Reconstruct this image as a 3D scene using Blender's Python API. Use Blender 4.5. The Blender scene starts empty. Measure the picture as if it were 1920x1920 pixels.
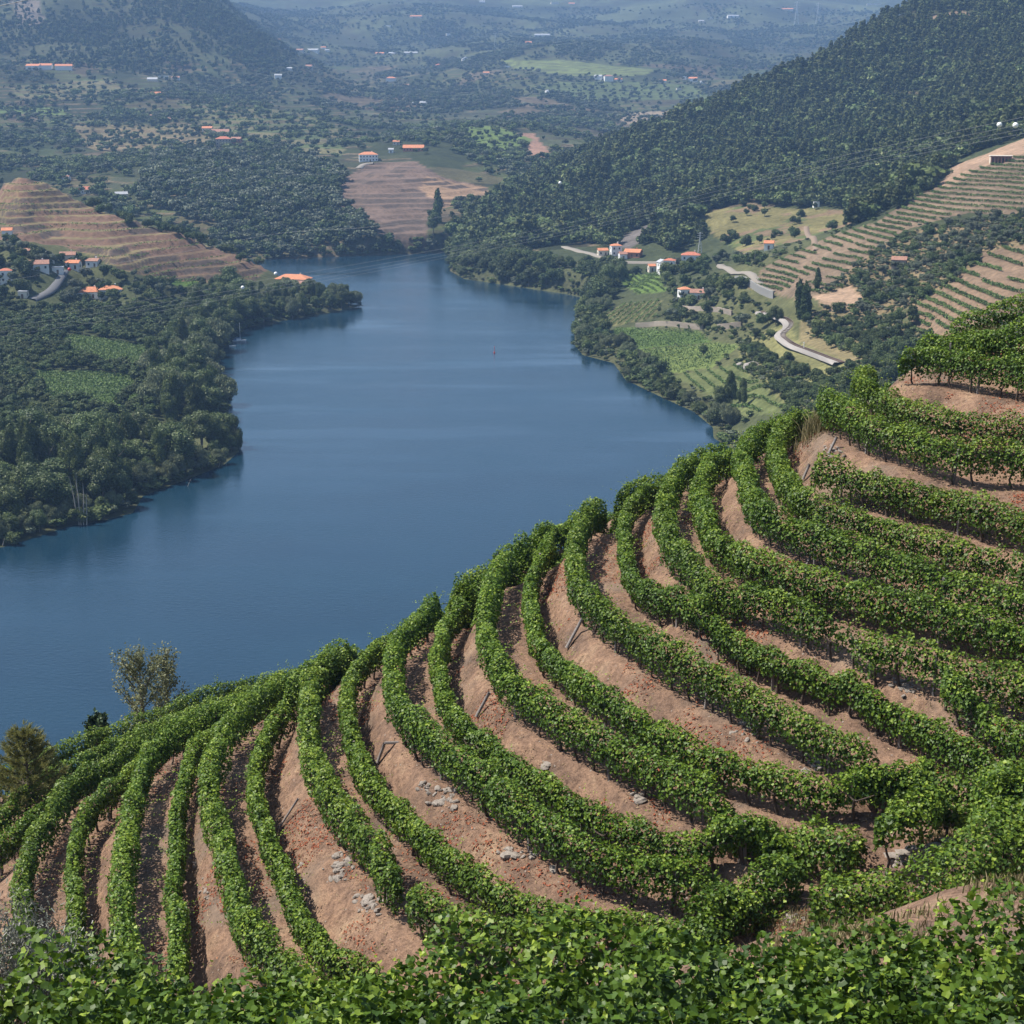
import bpy, math, random
import numpy as np
from mathutils import Vector, Matrix, geometry as mgeo

rng = np.random.default_rng(7)
random.seed(7)
scene = bpy.context.scene
COL = scene.collection
R = math.radians

# ------------------------------------------------------------------ camera
CAM_Z = 121.0
FPX = 3045.0                       # focal length in pixels of the 1920 px photograph
PITCH = math.atan(810.0 / FPX)
cam_data = bpy.data.cameras.new('camera')
cam_data.lens = 36.0 * FPX / 1920.0
cam_data.sensor_width = 36.0
cam_data.clip_start = 0.5
cam_data.clip_end = 20000.0
cam = bpy.data.objects.new('camera', cam_data)
COL.objects.link(cam)
cam.location = (0, 0, CAM_Z)
cam.rotation_euler = (R(90) - PITCH, 0, 0)
scene.camera = cam

# ------------------------------------------------------------------ sky and sun
SUN_EL, SUN_AZ = R(57), R(-80)     # azimuth from +Y, clockwise positive: the sun stands left and a little beyond
world = bpy.data.worlds.new('World')
scene.world = world
world.use_nodes = True
nt = world.node_tree
nt.nodes.clear()
sky = nt.nodes.new('ShaderNodeTexSky')
sky.sky_type = 'NISHITA'
sky.sun_disc = False
sky.sun_elevation = SUN_EL
sky.sun_rotation = SUN_AZ
sky.altitude = 150
bg = nt.nodes.new('ShaderNodeBackground')
bg.inputs['Strength'].default_value = 0.09
wo = nt.nodes.new('ShaderNodeOutputWorld')
nt.links.new(sky.outputs[0], bg.inputs[0])
nt.links.new(bg.outputs[0], wo.inputs[0])
sun_data = bpy.data.lights.new('sun', 'SUN')
sun_data.energy = 4.6
sun_data.angle = R(0.53)
sun_data.color = (1.0, 0.94, 0.84)
sun = bpy.data.objects.new('sun', sun_data)
COL.objects.link(sun)
sd = Vector((math.sin(SUN_AZ) * math.cos(SUN_EL), math.cos(SUN_AZ) * math.cos(SUN_EL), math.sin(SUN_EL)))
sun.rotation_euler = (-sd).to_track_quat('-Z', 'Y').to_euler()
sun.location = (0, 0, 900)
vs = scene.view_settings
vs.view_transform = 'Standard'
vs.look = 'None'
vs.exposure = 0.88
vs.gamma = 1.0
vs.use_curve_mapping = False
scene.cycles.max_bounces = 6
scene.cycles.diffuse_bounces = 3
scene.cycles.glossy_bounces = 2
scene.cycles.transmission_bounces = 2
scene.cycles.transparent_max_bounces = 4
scene.cycles.volume_bounces = 0
scene.cycles.use_fast_gi = False

# ------------------------------------------------------------------ picture <-> place
SP, CP = math.sin(PITCH), math.cos(PITCH)

def ray(px, py):
    px = np.asarray(px, float); py = np.asarray(py, float)
    dx = (px - 960.0) / FPX; dy = (960.0 - py) / FPX
    return dx, CP + dy * SP, -SP + dy * CP

def at_z(px, py, z):
    rx, ry, rz = ray(px, py)
    t = (np.asarray(z, float) - CAM_Z) / rz
    return np.stack([rx * t, ry * t, np.broadcast_to(z, np.shape(t)) + 0.0 * t], -1)

def at_d(px, py, d):
    rx, ry, rz = ray(px, py)
    t = np.asarray(d, float) / ry
    return np.stack([rx * t, ry * t, CAM_Z + rz * t], -1)

def to_px(p):
    p = np.asarray(p, float)
    x, y, z = p[..., 0], p[..., 1], p[..., 2] - CAM_Z
    f = y * CP - z * SP
    u = y * SP + z * CP
    f = np.maximum(f, 1e-3)
    return 960 + FPX * x / f, 960 - FPX * u / f

def in_poly(px, py, poly):
    px = np.asarray(px); py = np.asarray(py)
    inside = np.zeros(px.shape, bool)
    n = len(poly)
    for i in range(n):
        x1, y1 = poly[i]; x2, y2 = poly[(i + 1) % n]
        if y1 == y2: continue
        c = ((y1 > py) != (y2 > py)) & (px < (x2 - x1) * (py - y1) / (y2 - y1) + x1)
        inside ^= c
    return inside

# smooth value noise in 2-D (world metres), used for relief and irregular edges
_perm = rng.permutation(512)
_val = rng.random(512) * 2 - 1
def noise2(x, y, s=1.0, seed=0):
    x = np.asarray(x, float) / s + seed * 17.3; y = np.asarray(y, float) / s - seed * 9.1
    xi = np.floor(x).astype(int); yi = np.floor(y).astype(int)
    fx = x - xi; fy = y - yi
    fx = fx * fx * (3 - 2 * fx); fy = fy * fy * (3 - 2 * fy)
    def h(a, b): return _val[_perm[(_perm[a & 511] + b) & 511]]
    return (h(xi, yi) * (1 - fx) + h(xi + 1, yi) * fx) * (1 - fy) + (h(xi, yi + 1) * (1 - fx) + h(xi + 1, yi + 1) * fx) * fy

def fbm(x, y, s, seed=0, oct=3):
    v = 0; a = 1.0
    for i in range(oct):
        v = v + a * noise2(x, y, s / 2 ** i, seed + i); a *= 0.5
    return v

# ------------------------------------------------------------------ object helpers
def make_mesh(name, verts, faces, mats=(), smooth=False, tint=None, mat_idx=None, color=None):
    """faces: an (M,k) array, or a list of such arrays with different k."""
    if not isinstance(faces, (list, tuple)): faces = [faces]
    faces = [np.asarray(f, np.int32) for f in faces if len(f)]
    me = bpy.data.meshes.new(name)
    verts = np.asarray(verts, np.float32)
    me.vertices.add(len(verts)); me.vertices.foreach_set('co', verts.ravel())
    idx = np.concatenate([f.ravel() for f in faces])
    tot = np.concatenate([np.full(len(f), f.shape[1], np.int32) for f in faces])
    start = np.concatenate([[0], np.cumsum(tot)[:-1]]).astype(np.int32)
    me.loops.add(len(idx)); me.loops.foreach_set('vertex_index', idx)
    me.polygons.add(len(tot)); me.polygons.foreach_set('loop_start', start)
    try: me.polygons.foreach_set('loop_total', tot)
    except Exception: pass
    if mat_idx is not None: me.polygons.foreach_set('material_index', np.asarray(mat_idx, np.int32))
    me.polygons.foreach_set('use_smooth', np.full(len(tot), bool(smooth)))
    for m in mats: me.materials.append(m)
    if tint is not None:
        a = me.attributes.new('tint', 'FLOAT', 'POINT'); a.data.foreach_set('value', np.asarray(tint, np.float32))
    if color is not None:
        a = me.attributes.new('cover', 'FLOAT_COLOR', 'POINT')
        c = np.ones((len(verts), 4), np.float32); c[:, :3] = color
        a.data.foreach_set('color', c.ravel())
    me.update(calc_edges=True)
    return me

def obj(name, me, parent=None, loc=None, rot=None, scale=None):
    o = bpy.data.objects.new(name, me); COL.objects.link(o)
    if parent is not None: o.parent = parent
    if loc is not None: o.location = tuple(float(v) for v in loc)
    if rot is not None: o.rotation_euler = rot
    if scale is not None: o.scale = scale if hasattr(scale, '__len__') else (scale,) * 3
    return o

def tag(o, label=None, cat=None, group=None, kind=None):
    if label: o['label'] = label
    if cat: o['category'] = cat
    if group: o['group'] = group
    if kind: o['kind'] = kind
    return o

def thing(name, label, cat, loc, rotz=0.0, group=None, scale=None):
    o = obj(name, None, None, loc, (0, 0, rotz), scale)
    o.empty_display_size = 0.2
    return tag(o, label, cat, group)

class MB:
    """collects quads / tris / n-gons into one mesh"""
    def __init__(s): s.v = []; s.f = {}; s.n = 0
    def add(s, v, f):
        v = np.asarray(v, float); f = np.asarray(f, int)
        s.v.append(v); s.f.setdefault(f.shape[1], []).append(f + s.n); s.n += len(v)
        return s
    def box(s, c, size, rz=0.0, tilt=None):
        x, y, z = np.asarray(size) / 2.0
        v = np.array([[-x, -y, -z], [x, -y, -z], [x, y, -z], [-x, y, -z], [-x, -y, z], [x, -y, z], [x, y, z], [-x, y, z]])
        m = Matrix.Rotation(rz, 3, 'Z')
        if tilt is not None: m = m @ tilt
        v = v @ np.array(m).T + np.asarray(c)
        return s.add(v, [[0, 3, 2, 1], [4, 5, 6, 7], [0, 1, 5, 4], [1, 2, 6, 5], [2, 3, 7, 6], [3, 0, 4, 7]])
    def tube(s, pts, rad, n=6, cap=True):
        pts = np.asarray(pts, float); k = len(pts)
        rad = np.broadcast_to(rad, (k,))
        tan = np.gradient(pts, axis=0); tan /= np.linalg.norm(tan, axis=1)[:, None] + 1e-9
        ref = np.where(np.abs(tan[:, 2:3]) > 0.9, [[1.0, 0, 0]], [[0, 0, 1.0]])
        a = np.cross(tan, ref); a /= np.linalg.norm(a, axis=1)[:, None] + 1e-9
        b = np.cross(tan, a)
        th = np.arange(n) * 2 * math.pi / n
        v = pts[:, None] + rad[:, None, None] * (np.cos(th)[None, :, None] * a[:, None] + np.sin(th)[None, :, None] * b[:, None])
        i = np.arange(k - 1)[:, None] * n; j = np.arange(n)[None]; j2 = (j + 1) % n
        f = np.stack([i + j, i + j2, i + n + j2, i + n + j], -1).reshape(-1, 4)
        base = s.n
        s.add(v.reshape(-1, 3), f)
        if cap:
            s.f.setdefault(n, []).append(np.arange(n)[None] + base)
            s.f.setdefault(n, []).append(np.arange(n)[None, ::-1] + base + (k - 1) * n)
        return s
    def mesh(s, name, mats=(), smooth=False):
        return make_mesh(name, np.concatenate(s.v), [np.concatenate(f) for f in s.f.values()], mats, smooth)

# ------------------------------------------------------------------ materials
def new_mat(name):
    m = bpy.data.materials.new(name); m.use_nodes = True
    t = m.node_tree; t.nodes.clear()
    out = t.nodes.new('ShaderNodeOutputMaterial')
    p = t.nodes.new('ShaderNodeBsdfPrincipled')
    t.links.new(p.outputs[0], out.inputs[0])
    return m, t, p, out

def ramp(t, fac, stops):
    r = t.nodes.new('ShaderNodeValToRGB')
    el = r.color_ramp.elements
    while len(el) < len(stops): el.new(0.5)
    for e, (pos, c) in zip(el, stops):
        e.position = pos; e.color = (*c, 1)
    t.links.new(fac, r.inputs[0])
    return r.outputs[0]

def tex_noise(t, scale, detail=4, rough=0.6, vec=None):
    n = t.nodes.new('ShaderNodeTexNoise')
    n.inputs['Scale'].default_value = scale; n.inputs['Detail'].default_value = detail; n.inputs['Roughness'].default_value = rough
    if vec is not None: t.links.new(vec, n.inputs['Vector'])
    return n

def mix(t, a, b, fac, mode='MIX'):
    m = t.nodes.new('ShaderNodeMix'); m.data_type = 'RGBA'; m.blend_type = mode
    for sock, v in ((m.inputs[0], fac), (m.inputs[6], a), (m.inputs[7], b)):
        if isinstance(v, (int, float)): sock.default_value = v
        elif isinstance(v, tuple): sock.default_value = (*v, 1)
        else: t.links.new(v, sock)
    return m.outputs[2]

def world_pos(t):
    return t.nodes.new('ShaderNodeNewGeometry').outputs['Position']

def plain(name, c, rough=0.8, var=0.25, scale=3.0, bump=0.0, metal=0.0):
    m, t, p, out = new_mat(name)
    n = tex_noise(t, scale, 5)
    c = np.array(c)
    col = ramp(t, n.outputs[0], [(0.3, tuple(c * (1 - var))), (0.7, tuple(np.minimum(c * (1 + var), 1)))])
    t.links.new(col, p.inputs['Base Color'])
    p.inputs['Roughness'].default_value = rough; p.inputs['Metallic'].default_value = metal
    if bump:
        b = t.nodes.new('ShaderNodeBump'); b.inputs['Strength'].default_value = bump; b.inputs['Distance'].default_value = 0.05
        t.links.new(n.outputs[0], b.inputs['Height']); t.links.new(b.outputs[0], p.inputs['Normal'])
    return m

def leaf_mat(name, dark, mid, light, trans=0.25, rough=0.5, rnd=0.5, spec=0.35):
    """leaf colour varies by the leaf's own tint and from plant to plant"""
    m, t, p, out = new_mat(name)
    a = t.nodes.new('ShaderNodeAttribute'); a.attribute_name = 'tint'
    col = ramp(t, a.outputs['Fac'], [(0.0, dark), (0.5, mid), (1.0, light)])
    oi = t.nodes.new('ShaderNodeObjectInfo')
    hsv = t.nodes.new('ShaderNodeHueSaturation')
    mr = t.nodes.new('ShaderNodeMapRange'); mr.inputs[3].default_value = 1 - rnd; mr.inputs[4].default_value = 1 + rnd
    t.links.new(oi.outputs['Random'], mr.inputs[0]); t.links.new(mr.outputs[0], hsv.inputs['Value'])
    mh = t.nodes.new('ShaderNodeMath'); mh.operation = 'MULTIPLY_ADD'; mh.inputs[1].default_value = 7.31; mh.inputs[2].default_value = 0.0
    fr = t.nodes.new('ShaderNodeMath'); fr.operation = 'FRACT'
    mr2 = t.nodes.new('ShaderNodeMapRange'); mr2.inputs[3].default_value = 0.5 - 0.05 * rnd; mr2.inputs[4].default_value = 0.5 + 0.04 * rnd
    t.links.new(oi.outputs['Random'], mh.inputs[0]); t.links.new(mh.outputs[0], fr.inputs[0]); t.links.new(fr.outputs[0], mr2.inputs[0])
    t.links.new(mr2.outputs[0], hsv.inputs['Hue'])
    t.links.new(col, hsv.inputs['Color'])
    t.links.new(hsv.outputs[0], p.inputs['Base Color'])
    p.inputs['Roughness'].default_value = rough
    p.inputs['Specular IOR Level'].default_value = spec
    tr = t.nodes.new('ShaderNodeBsdfTranslucent')
    t.links.new(hsv.outputs[0], tr.inputs[0])
    ms = t.nodes.new('ShaderNodeMixShader'); ms.inputs[0].default_value = trans
    t.links.new(p.outputs[0], ms.inputs[1]); t.links.new(tr.outputs[0], ms.inputs[2])
    t.links.new(ms.outputs[0], out.inputs[0])
    return m

# =================================================================== NEAR HILL: terraced vineyard
# every row: terrace number from the bottom, side (a = outer edge, b = inner), drop below the viewpoint, points in the photograph
ROWS = [
 (0, 'a', 29.6, [(-60,1475),(0,1465),(60,1440),(107,1420),(167,1397),(213,1380),(267,1363),(317,1343),(367,1317),(417,1297),(467,1287)]),
 (1, 'a', 28.2, [(-60,1590),(0,1540),(60,1490),(107,1455),(150,1437),(200,1412),(250,1392),(300,1378),(360,1358),(420,1325),(470,1305),(520,1285)]),
 (1, 'b', 28.0, [(-40,1620),(0,1592),(20,1577),(40,1557),(63,1537),(100,1503),(130,1480),(170,1455),(215,1432),(270,1405),(320,1385)]),
 (2, 'a', 26.8, [(30,1800),(43,1747),(43,1680),(52,1613),(67,1580),(87,1547),(107,1513),(133,1480),(167,1460),(197,1440),(233,1420),(283,1397),(340,1370)]),
 (2, 'b', 26.6, [(150,1790),(143,1740),(140,1680),(140,1613),(150,1563),(167,1527),(200,1493),(227,1467),(260,1440),(293,1413),(333,1387),(400,1353)]),
 (3, 'a', 25.4, [(262,1900),(250,1840),(233,1773),(233,1713),(230,1647),(237,1597),(243,1547),(257,1497),(267,1463),(277,1430),(300,1403),(340,1375),(400,1345)]),
 (3, 'b', 25.2, [(345,1850),(337,1813),(333,1747),(330,1680),(330,1613),(328,1563),(333,1513),(347,1463),(360,1420),(383,1390),(417,1367),(467,1337),(500,1310)]),
 (4, 'a', 24.0, [(640,1900),(567,1853),(520,1813),(480,1773),(447,1713),(433,1647),(417,1580),(400,1520),(395,1470),(405,1420),(420,1385),(445,1355),(480,1325),(520,1297)]),
 (4, 'b', 23.8, [(720,1850),(683,1820),(633,1807),(595,1765),(573,1737),(547,1680),(520,1613),(500,1563),(480,1500),(480,1450),(490,1405),(510,1370),(540,1335),(570,1300),(605,1270)]),
 (5, 'a', 22.6, [(748,1672),(733,1647),(710,1613),(677,1573),(645,1530),(610,1480),(585,1420),(578,1350),(580,1290),(585,1255),(610,1230),(640,1208),(680,1185),(720,1165)]),
 (5, 'c', 22.5, [(770,1683),(807,1713),(867,1737),(933,1747),(1033,1763),(1110,1775)]),
 (5, 'b', 22.4, [(1290,1760),(1233,1742),(1133,1725),(1033,1715),(950,1690),(900,1653),(833,1607),(783,1557),(733,1507),(693,1463),(667,1413),(655,1347),(653,1300),(660,1272),(680,1245),(710,1220),(745,1195),(790,1160)]),
 (6, 'a', 21.2, [(1350,1662),(1280,1655),(1233,1645),(1133,1620),(1067,1588),(1000,1540),(950,1507),(900,1460),(833,1413),(783,1370),(748,1325),(735,1273),(737,1230),(752,1203),(780,1180),(810,1150),(836,1115)]),
 (6, 'b', 21.0, [(1480,1605),(1380,1605),(1280,1593),(1233,1578),(1150,1547),(1083,1513),(1033,1480),(967,1437),(917,1397),(867,1353),(838,1315),(825,1270),(825,1225),(838,1180),(855,1145),(875,1110),(888,1075)]),
 (7, 'a', 19.8, [(1463,1545),(1380,1518),(1280,1472),(1233,1448),(1167,1413),(1093,1371),(1010,1322),(955,1280),(925,1235),(913,1185),(918,1130),(932,1085),(955,1050),(985,1020),(1020,990)]),
 (7, 'b', 19.6, [(1745,1492),(1680,1497),(1580,1493),(1480,1470),(1380,1438),(1280,1400),(1177,1340),(1100,1288),(1045,1243),(1012,1200),(995,1140),(998,1090),(1010,1055),(1032,1020),(1060,990)]),
 (8, 'a', 18.4, [(1763,1478),(1680,1450),(1580,1407),(1480,1357),(1433,1333),(1367,1293),(1283,1248),(1200,1200),(1133,1152),(1093,1115),(1078,1067),(1083,1010),(1095,985),(1120,960),(1150,935)]),
 (8, 'b', 18.2, [(1850,1433),(1780,1393),(1680,1337),(1547,1277),(1433,1230),(1333,1183),(1267,1143),(1212,1108),(1183,1075),(1172,1025),(1172,980),(1185,950),(1205,925)]),
 (9, 'c', 17.6, [(1772,1285),(1813,1315),(1880,1352),(1960,1390)]),
 (9, 'a', 17.0, [(1960,1312),(1913,1293),(1747,1240),(1647,1213),(1547,1168),(1433,1125),(1347,1095),(1287,1053),(1257,1013),(1243,967),(1257,922),(1280,890),(1305,868)]),
 (9, 'b', 16.8, [(1960,1215),(1913,1200),(1747,1155),(1580,1113),(1447,1073),(1385,1045),(1345,1018),(1322,975),(1313,940),(1320,905),(1340,875)]),
 (10, 'a', 15.6, [(1960,1158),(1913,1143),(1780,1100),(1647,1053),(1547,1018),(1470,987),(1425,960),(1402,915),(1392,870),(1405,840),(1430,818)]),
 (10, 'b', 15.4, [(1960,1090),(1913,1075),(1747,1027),(1647,995),(1580,973),(1513,950),(1478,922),(1458,877),(1455,840),(1470,812),(1500,790)]),
 (11, 'a', 14.9, [(1960,995),(1913,980),(1847,962),(1747,936),(1647,913),(1580,895),(1527,882)]),
 (12, 'a', 13.6, [(1970,880),(1913,863),(1780,853),(1680,820),(1613,796),(1565,768),(1540,752)]),
 (12, 'b', 13.3, [(1970,825),(1913,815),(1847,808),(1747,790),(1680,770),(1640,748),(1610,728),(1625,705),(1660,688)]),
 (13, 'a', 11.8, [(1970,718),(1913,703),(1847,693),(1780,682),(1720,672),(1690,676)]),
 (13, 'b', 11.55, [(1970,680),(1913,668),(1847,658),(1780,648),(1720,640)]),
 (14, 'a', 10.85, [(1975,600),(1920,612),(1870,632),(1820,652),(1775,660)]),
 (14, 'b', 10.6, [(1975,578),(1920,585),(1860,600),(1810,618),(1770,640)]),
]
CANOPY = 1.0
# towards the right the terraces close up: the drop of a row at its near end where it differs
NEARH = {(6,'a'):21.7,(6,'b'):21.3,(7,'a'):20.2,(7,'b'):19.85,(8,'a'):19.1,(8,'b'):18.5,(9,'a'):17.2,(9,'b'):16.6,(10,'a'):16.1,(10,'b'):15.8}

def resample(p, step):
    p = np.asarray(p, float)
    # Catmull-Rom through the points, then equal steps
    q = [p[0]]
    pp = np.concatenate([[2 * p[0] - p[1]], p, [2 * p[-1] - p[-2]]])
    for i in range(1, len(pp) - 2):
        for t in np.linspace(0, 1, 9)[1:]:
            a, b, c, d = pp[i - 1], pp[i], pp[i + 1], pp[i + 2]
            q.append(0.5 * ((2 * b) + (-a + c) * t + (2 * a - 5 * b + 4 * c - d) * t ** 2 + (-a + 3 * b - 3 * c + d) * t ** 3))
    q = np.array(q)
    L = np.concatenate([[0], np.cumsum(np.linalg.norm(np.diff(q[:, :2], axis=0), axis=1))])
    n = max(2, int(L[-1] / step) + 1)
    s = np.linspace(0, L[-1], n)
    return np.stack([np.interp(s, L, q[:, k]) for k in range(3)], -1), s

def smooth_line(p, it=2):
    for _ in range(it):
        q = p.copy(); q[1:-1] = 0.25 * p[:-2] + 0.5 * p[1:-1] + 0.25 * p[2:]; p = q
    return p

row_paths = []
for (terr, side, h, pts) in ROWS:
    pts = np.array(pts, float)
    zc = CAM_Z - h + CANOPY
    w = at_z(pts[:, 0], pts[:, 1], zc)
    if w[0, 1] > w[-1, 1] and terr not in (0, 14): pts = pts[::-1]
    k_ = np.clip(np.linspace(0, 1, len(pts)) / 0.6, 0, 1); k_ = k_ * k_ * (3 - 2 * k_)
    hh = NEARH.get((terr, side), h) * (1 - k_) + h * k_
    w = at_z(pts[:, 0], pts[:, 1], CAM_Z - hh + CANOPY); w[:, 2] = CAM_Z - hh
    # from the near end to the far end
    if terr == 14: w = at_d(pts[:, 0], pts[:, 1], np.linspace(64, 66, len(pts)) + (2 if side == 'b' else 0)) - [0, 0, CANOPY]
    if side != 'c' and terr < 12 and not (terr == 11):
        d = w[-1] - w[-2]; d = d / np.linalg.norm(d); p = w[-1].copy(); ext = []
        for k in range(3):
            a = -R(24); d = np.array([d[0] * math.cos(a) - d[1] * math.sin(a), d[0] * math.sin(a) + d[1] * math.cos(a), 0])
            p = p + d * 3.0; ext.append(p.copy())
        w = np.concatenate([w, ext])
    q, s = resample(w, 0.25)
    q = smooth_line(q, 6)
    row_paths.append(dict(terr=terr, side=side, h=h, path=q, s=s))
    print('row', terr, side, 'near', q[0].round(1), 'far', q[-1].round(1), 'len', round(s[-1], 1))
for r in row_paths:                      # rows that leave the frame on the right go on beyond it
    p = r['path']
    if r['side'] != 'c' and r['terr'] >= 8:
        d = p[0] - p[4]; d /= np.linalg.norm(d)
        ext = p[0] + d * np.arange(8.0, 0, -0.25)[:, None]
        r['path'] = np.concatenate([ext, p])

EXTRA = [   # short runs of untied vines along the path at the foot of the terraces: (drop, points, canopy height)
 (20.6, [(1425,1580),(1470,1572),(1530,1580),(1613,1607)], 0.9),
 (19.7, [(1640,1568),(1697,1572),(1757,1557)], 1.0),
 (19.0, [(1750,1527),(1800,1530),(1850,1525)], 0.7),
 (18.7, [(1915,1490),(1885,1570),(1850,1632),(1785,1682),(1725,1720)], 0.9),
 (20.2, [(1520,1682),(1600,1682),(1695,1665)], 0.9),
 (17.6, [(1960,1420),(1905,1440),(1880,1470)], 0.8),
 (21.4, [(1290,1740),(1340,1725),(1400,1730)], 0.8),
 (21.6, [(1180,1790),(1240,1785),(1300,1775),(1350,1765)], 0.8),
 (20.6, [(1350,1690),(1400,1665),(1450,1640),(1500,1625)], 0.8),
 (21.2, [(1440,1790),(1400,1800),(1330,1830)], 0.7),
]
extra_paths = []
for h, pts, ch in EXTRA:
    pts = np.array(pts, float)
    w = at_z(pts[:, 0], pts[:, 1], CAM_Z - h + ch); w[:, 2] = CAM_Z - h
    q, s = resample(w, 0.25)
    extra_paths.append(dict(path=q, h=h))

GROUND_PTS = [  # x, y, z: the lie of the land round the rows
 (0,80,84),(15,84,90),(30,85,101),(25,78,103),(30,92,93),(45,100,98),(20,97,80),(0,97,70),(-20,80,78),(-30,66,83),(-28,52,87),(-25,44,89.5),
 (-40,90,60),(-50,60,66),(-62,120,40),(-30,130,48),(0,140,44),(40,150,50),(80,150,62),(-20,185,26),(20,200,26),(60,250,14),(-80,170,10),
 (-62,232,-1.5),(-112,150,-2),(-42,262,-1.5),(-5,300,-1),(30,345,-1),(-90,100,26),(-128,88,-1),(-45,40,76),(-30,32,86),
 (30,50,114),(40,60,122),(60,60,133),(60,30,128),(28,32,109),(24,44,107.8),(26,60,112.5),(34,72,113),(50,80,115),(90,80,120),(90,30,140),
 (0,0,119),(-12,0,118),(12,0,119.5),(-12,17,109.3),(11,17,110.4),(0,17,109.8),(-12,12.8,111.3),(11,12.8,112),(0,12.8,111.6),(-13,27,103.2),(0,27,104.2),(10,27,107.2),(-14,34,97.2),(-4,33.5,99.8),
 (4,33,101.4),(11,33.5,103.6),(20,27,109.5),(20,18,113.5),(-26,16,106),(-42,20,92),(-62,30,70),(-92,40,40),(-140,60,-2),(0,-40,136),(-100,-40,90),(100,-40,150),
 (-250,-40,-3),(-250,100,-4),(-200,160,-4),(-150,230,-4),(-100,300,-4),(-60,360,-4),(0,420,-4),(60,420,2),(120,420,10),(240,420,50),(240,-40,170),(240,200,90),(130,200,60),(130,320,20),
]
cp = []
for r in row_paths + extra_paths:
    p = r['path'][::2]
    d = np.gradient(p[:, :2], axis=0); d /= np.linalg.norm(d, axis=1)[:, None] + 1e-9
    nrm = np.stack([-d[:, 1], d[:, 0]], -1)
    for off in (-0.42, 0.42):
        cp.append(np.concatenate([p[:, :2] + nrm * off, p[:, 2:3]], 1))
cp = np.concatenate(cp + [np.array(GROUND_PTS, float)])
key = np.round(cp[:, :2] / 0.18).astype(int)          # one point per small cell: mean height
_, inv = np.unique(key, axis=0, return_inverse=True)
inv = inv.ravel()
cnt = np.bincount(inv)
cp = np.stack([np.bincount(inv, cp[:, k]) / cnt for k in range(3)], -1)
tri_v, _, tri_f, _, _, _ = mgeo.delaunay_2d_cdt([Vector(p[:2]) for p in cp], [], [], 0, 1e-5, False)
tri_v = np.array([tuple(v) for v in tri_v])
gx = np.concatenate([np.linspace(-250, -70, 19)[:-1], np.linspace(-70, -34, 25)[:-1], np.arange(-34, 34, 0.26), np.linspace(34, 70, 25), np.linspace(70, 240, 18)[1:]])
gy = np.concatenate([np.linspace(-40, 8, 25)[:-1], np.arange(8, 90, 0.26), np.linspace(90, 150, 31), np.linspace(150, 420, 28)[1:]])
GZ = np.full((len(gy), len(gx)), np.nan)
for f in tri_f:
    a, b, c = tri_v[f[0]], tri_v[f[1]], tri_v[f[2]]
    za, zb, zc = cp[f[0], 2], cp[f[1], 2], cp[f[2], 2]
    x0, x1 = min(a[0], b[0], c[0]), max(a[0], b[0], c[0]); y0, y1 = min(a[1], b[1], c[1]), max(a[1], b[1], c[1])
    i0, i1 = np.searchsorted(gx, [x0 - 1e-6, x1 + 1e-6]); j0, j1 = np.searchsorted(gy, [y0 - 1e-6, y1 + 1e-6])
    if i0 >= i1 or j0 >= j1: continue
    X, Y = np.meshgrid(gx[i0:i1], gy[j0:j1])
    det = (b[1] - c[1]) * (a[0] - c[0]) + (c[0] - b[0]) * (a[1] - c[1])
    if abs(det) < 1e-12: continue
    l1 = ((b[1] - c[1]) * (X - c[0]) + (c[0] - b[0]) * (Y - c[1])) / det
    l2 = ((c[1] - a[1]) * (X - c[0]) + (a[0] - c[0]) * (Y - c[1])) / det
    l3 = 1 - l1 - l2
    m = (l1 >= -1e-6) & (l2 >= -1e-6) & (l3 >= -1e-6)
    GZ[j0:j1, i0:i1][m] = (l1 * za + l2 * zb + l3 * zc)[m]
for it in range(30):                                      # fill what the triangulation left at the rim
    bad = np.isnan(GZ)
    if not bad.any(): break
    P = np.pad(GZ, 1, mode='edge')
    S = np.stack([P[:-2, 1:-1], P[2:, 1:-1], P[1:-1, :-2], P[1:-1, 2:]])
    n = (~np.isnan(S)).sum(0); v = np.nansum(S, 0) / np.maximum(n, 1)
    GZ[bad & (n > 0)] = v[bad & (n > 0)]
GZ = np.nan_to_num(GZ, nan=0.0)
for _ in range(2):
    P = np.pad(GZ, 1, mode='edge')
    GZ = 0.5 * GZ + 0.125 * (P[:-2, 1:-1] + P[2:, 1:-1] + P[1:-1, :-2] + P[1:-1, 2:])
GX, GY = np.meshgrid(gx, gy)
dzx = np.gradient(GZ, axis=1) / np.gradient(gx)[None]; dzy = np.gradient(GZ, axis=0) / np.gradient(gy)[:, None]
SLOPE = np.hypot(dzx, dzy)
relief = 0.15 * fbm(GX, GY, 1.5, 3, 4) * np.clip(SLOPE * 1.7, 0.2, 1.3)
# rills run down the banks
aspect = np.arctan2(dzy, dzx)
GZ += relief + np.where(GY > 90, 0.8 * fbm(GX, GY, 18, 5, 3), 0)

def near_z(x, y):
    x = np.asarray(x, float); y = np.asarray(y, float)
    i = np.clip(np.searchsorted(gx, x) - 1, 0, len(gx) - 2); j = np.clip(np.searchsorted(gy, y) - 1, 0, len(gy) - 2)
    fx = np.clip((x - gx[i]) / (gx[i + 1] - gx[i]), 0, 1); fy = np.clip((y - gy[j]) / (gy[j + 1] - gy[j]), 0, 1)
    return (GZ[j, i] * (1 - fx) + GZ[j, i + 1] * fx) * (1 - fy) + (GZ[j + 1, i] * (1 - fx) + GZ[j + 1, i + 1] * fx) * fy

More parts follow.
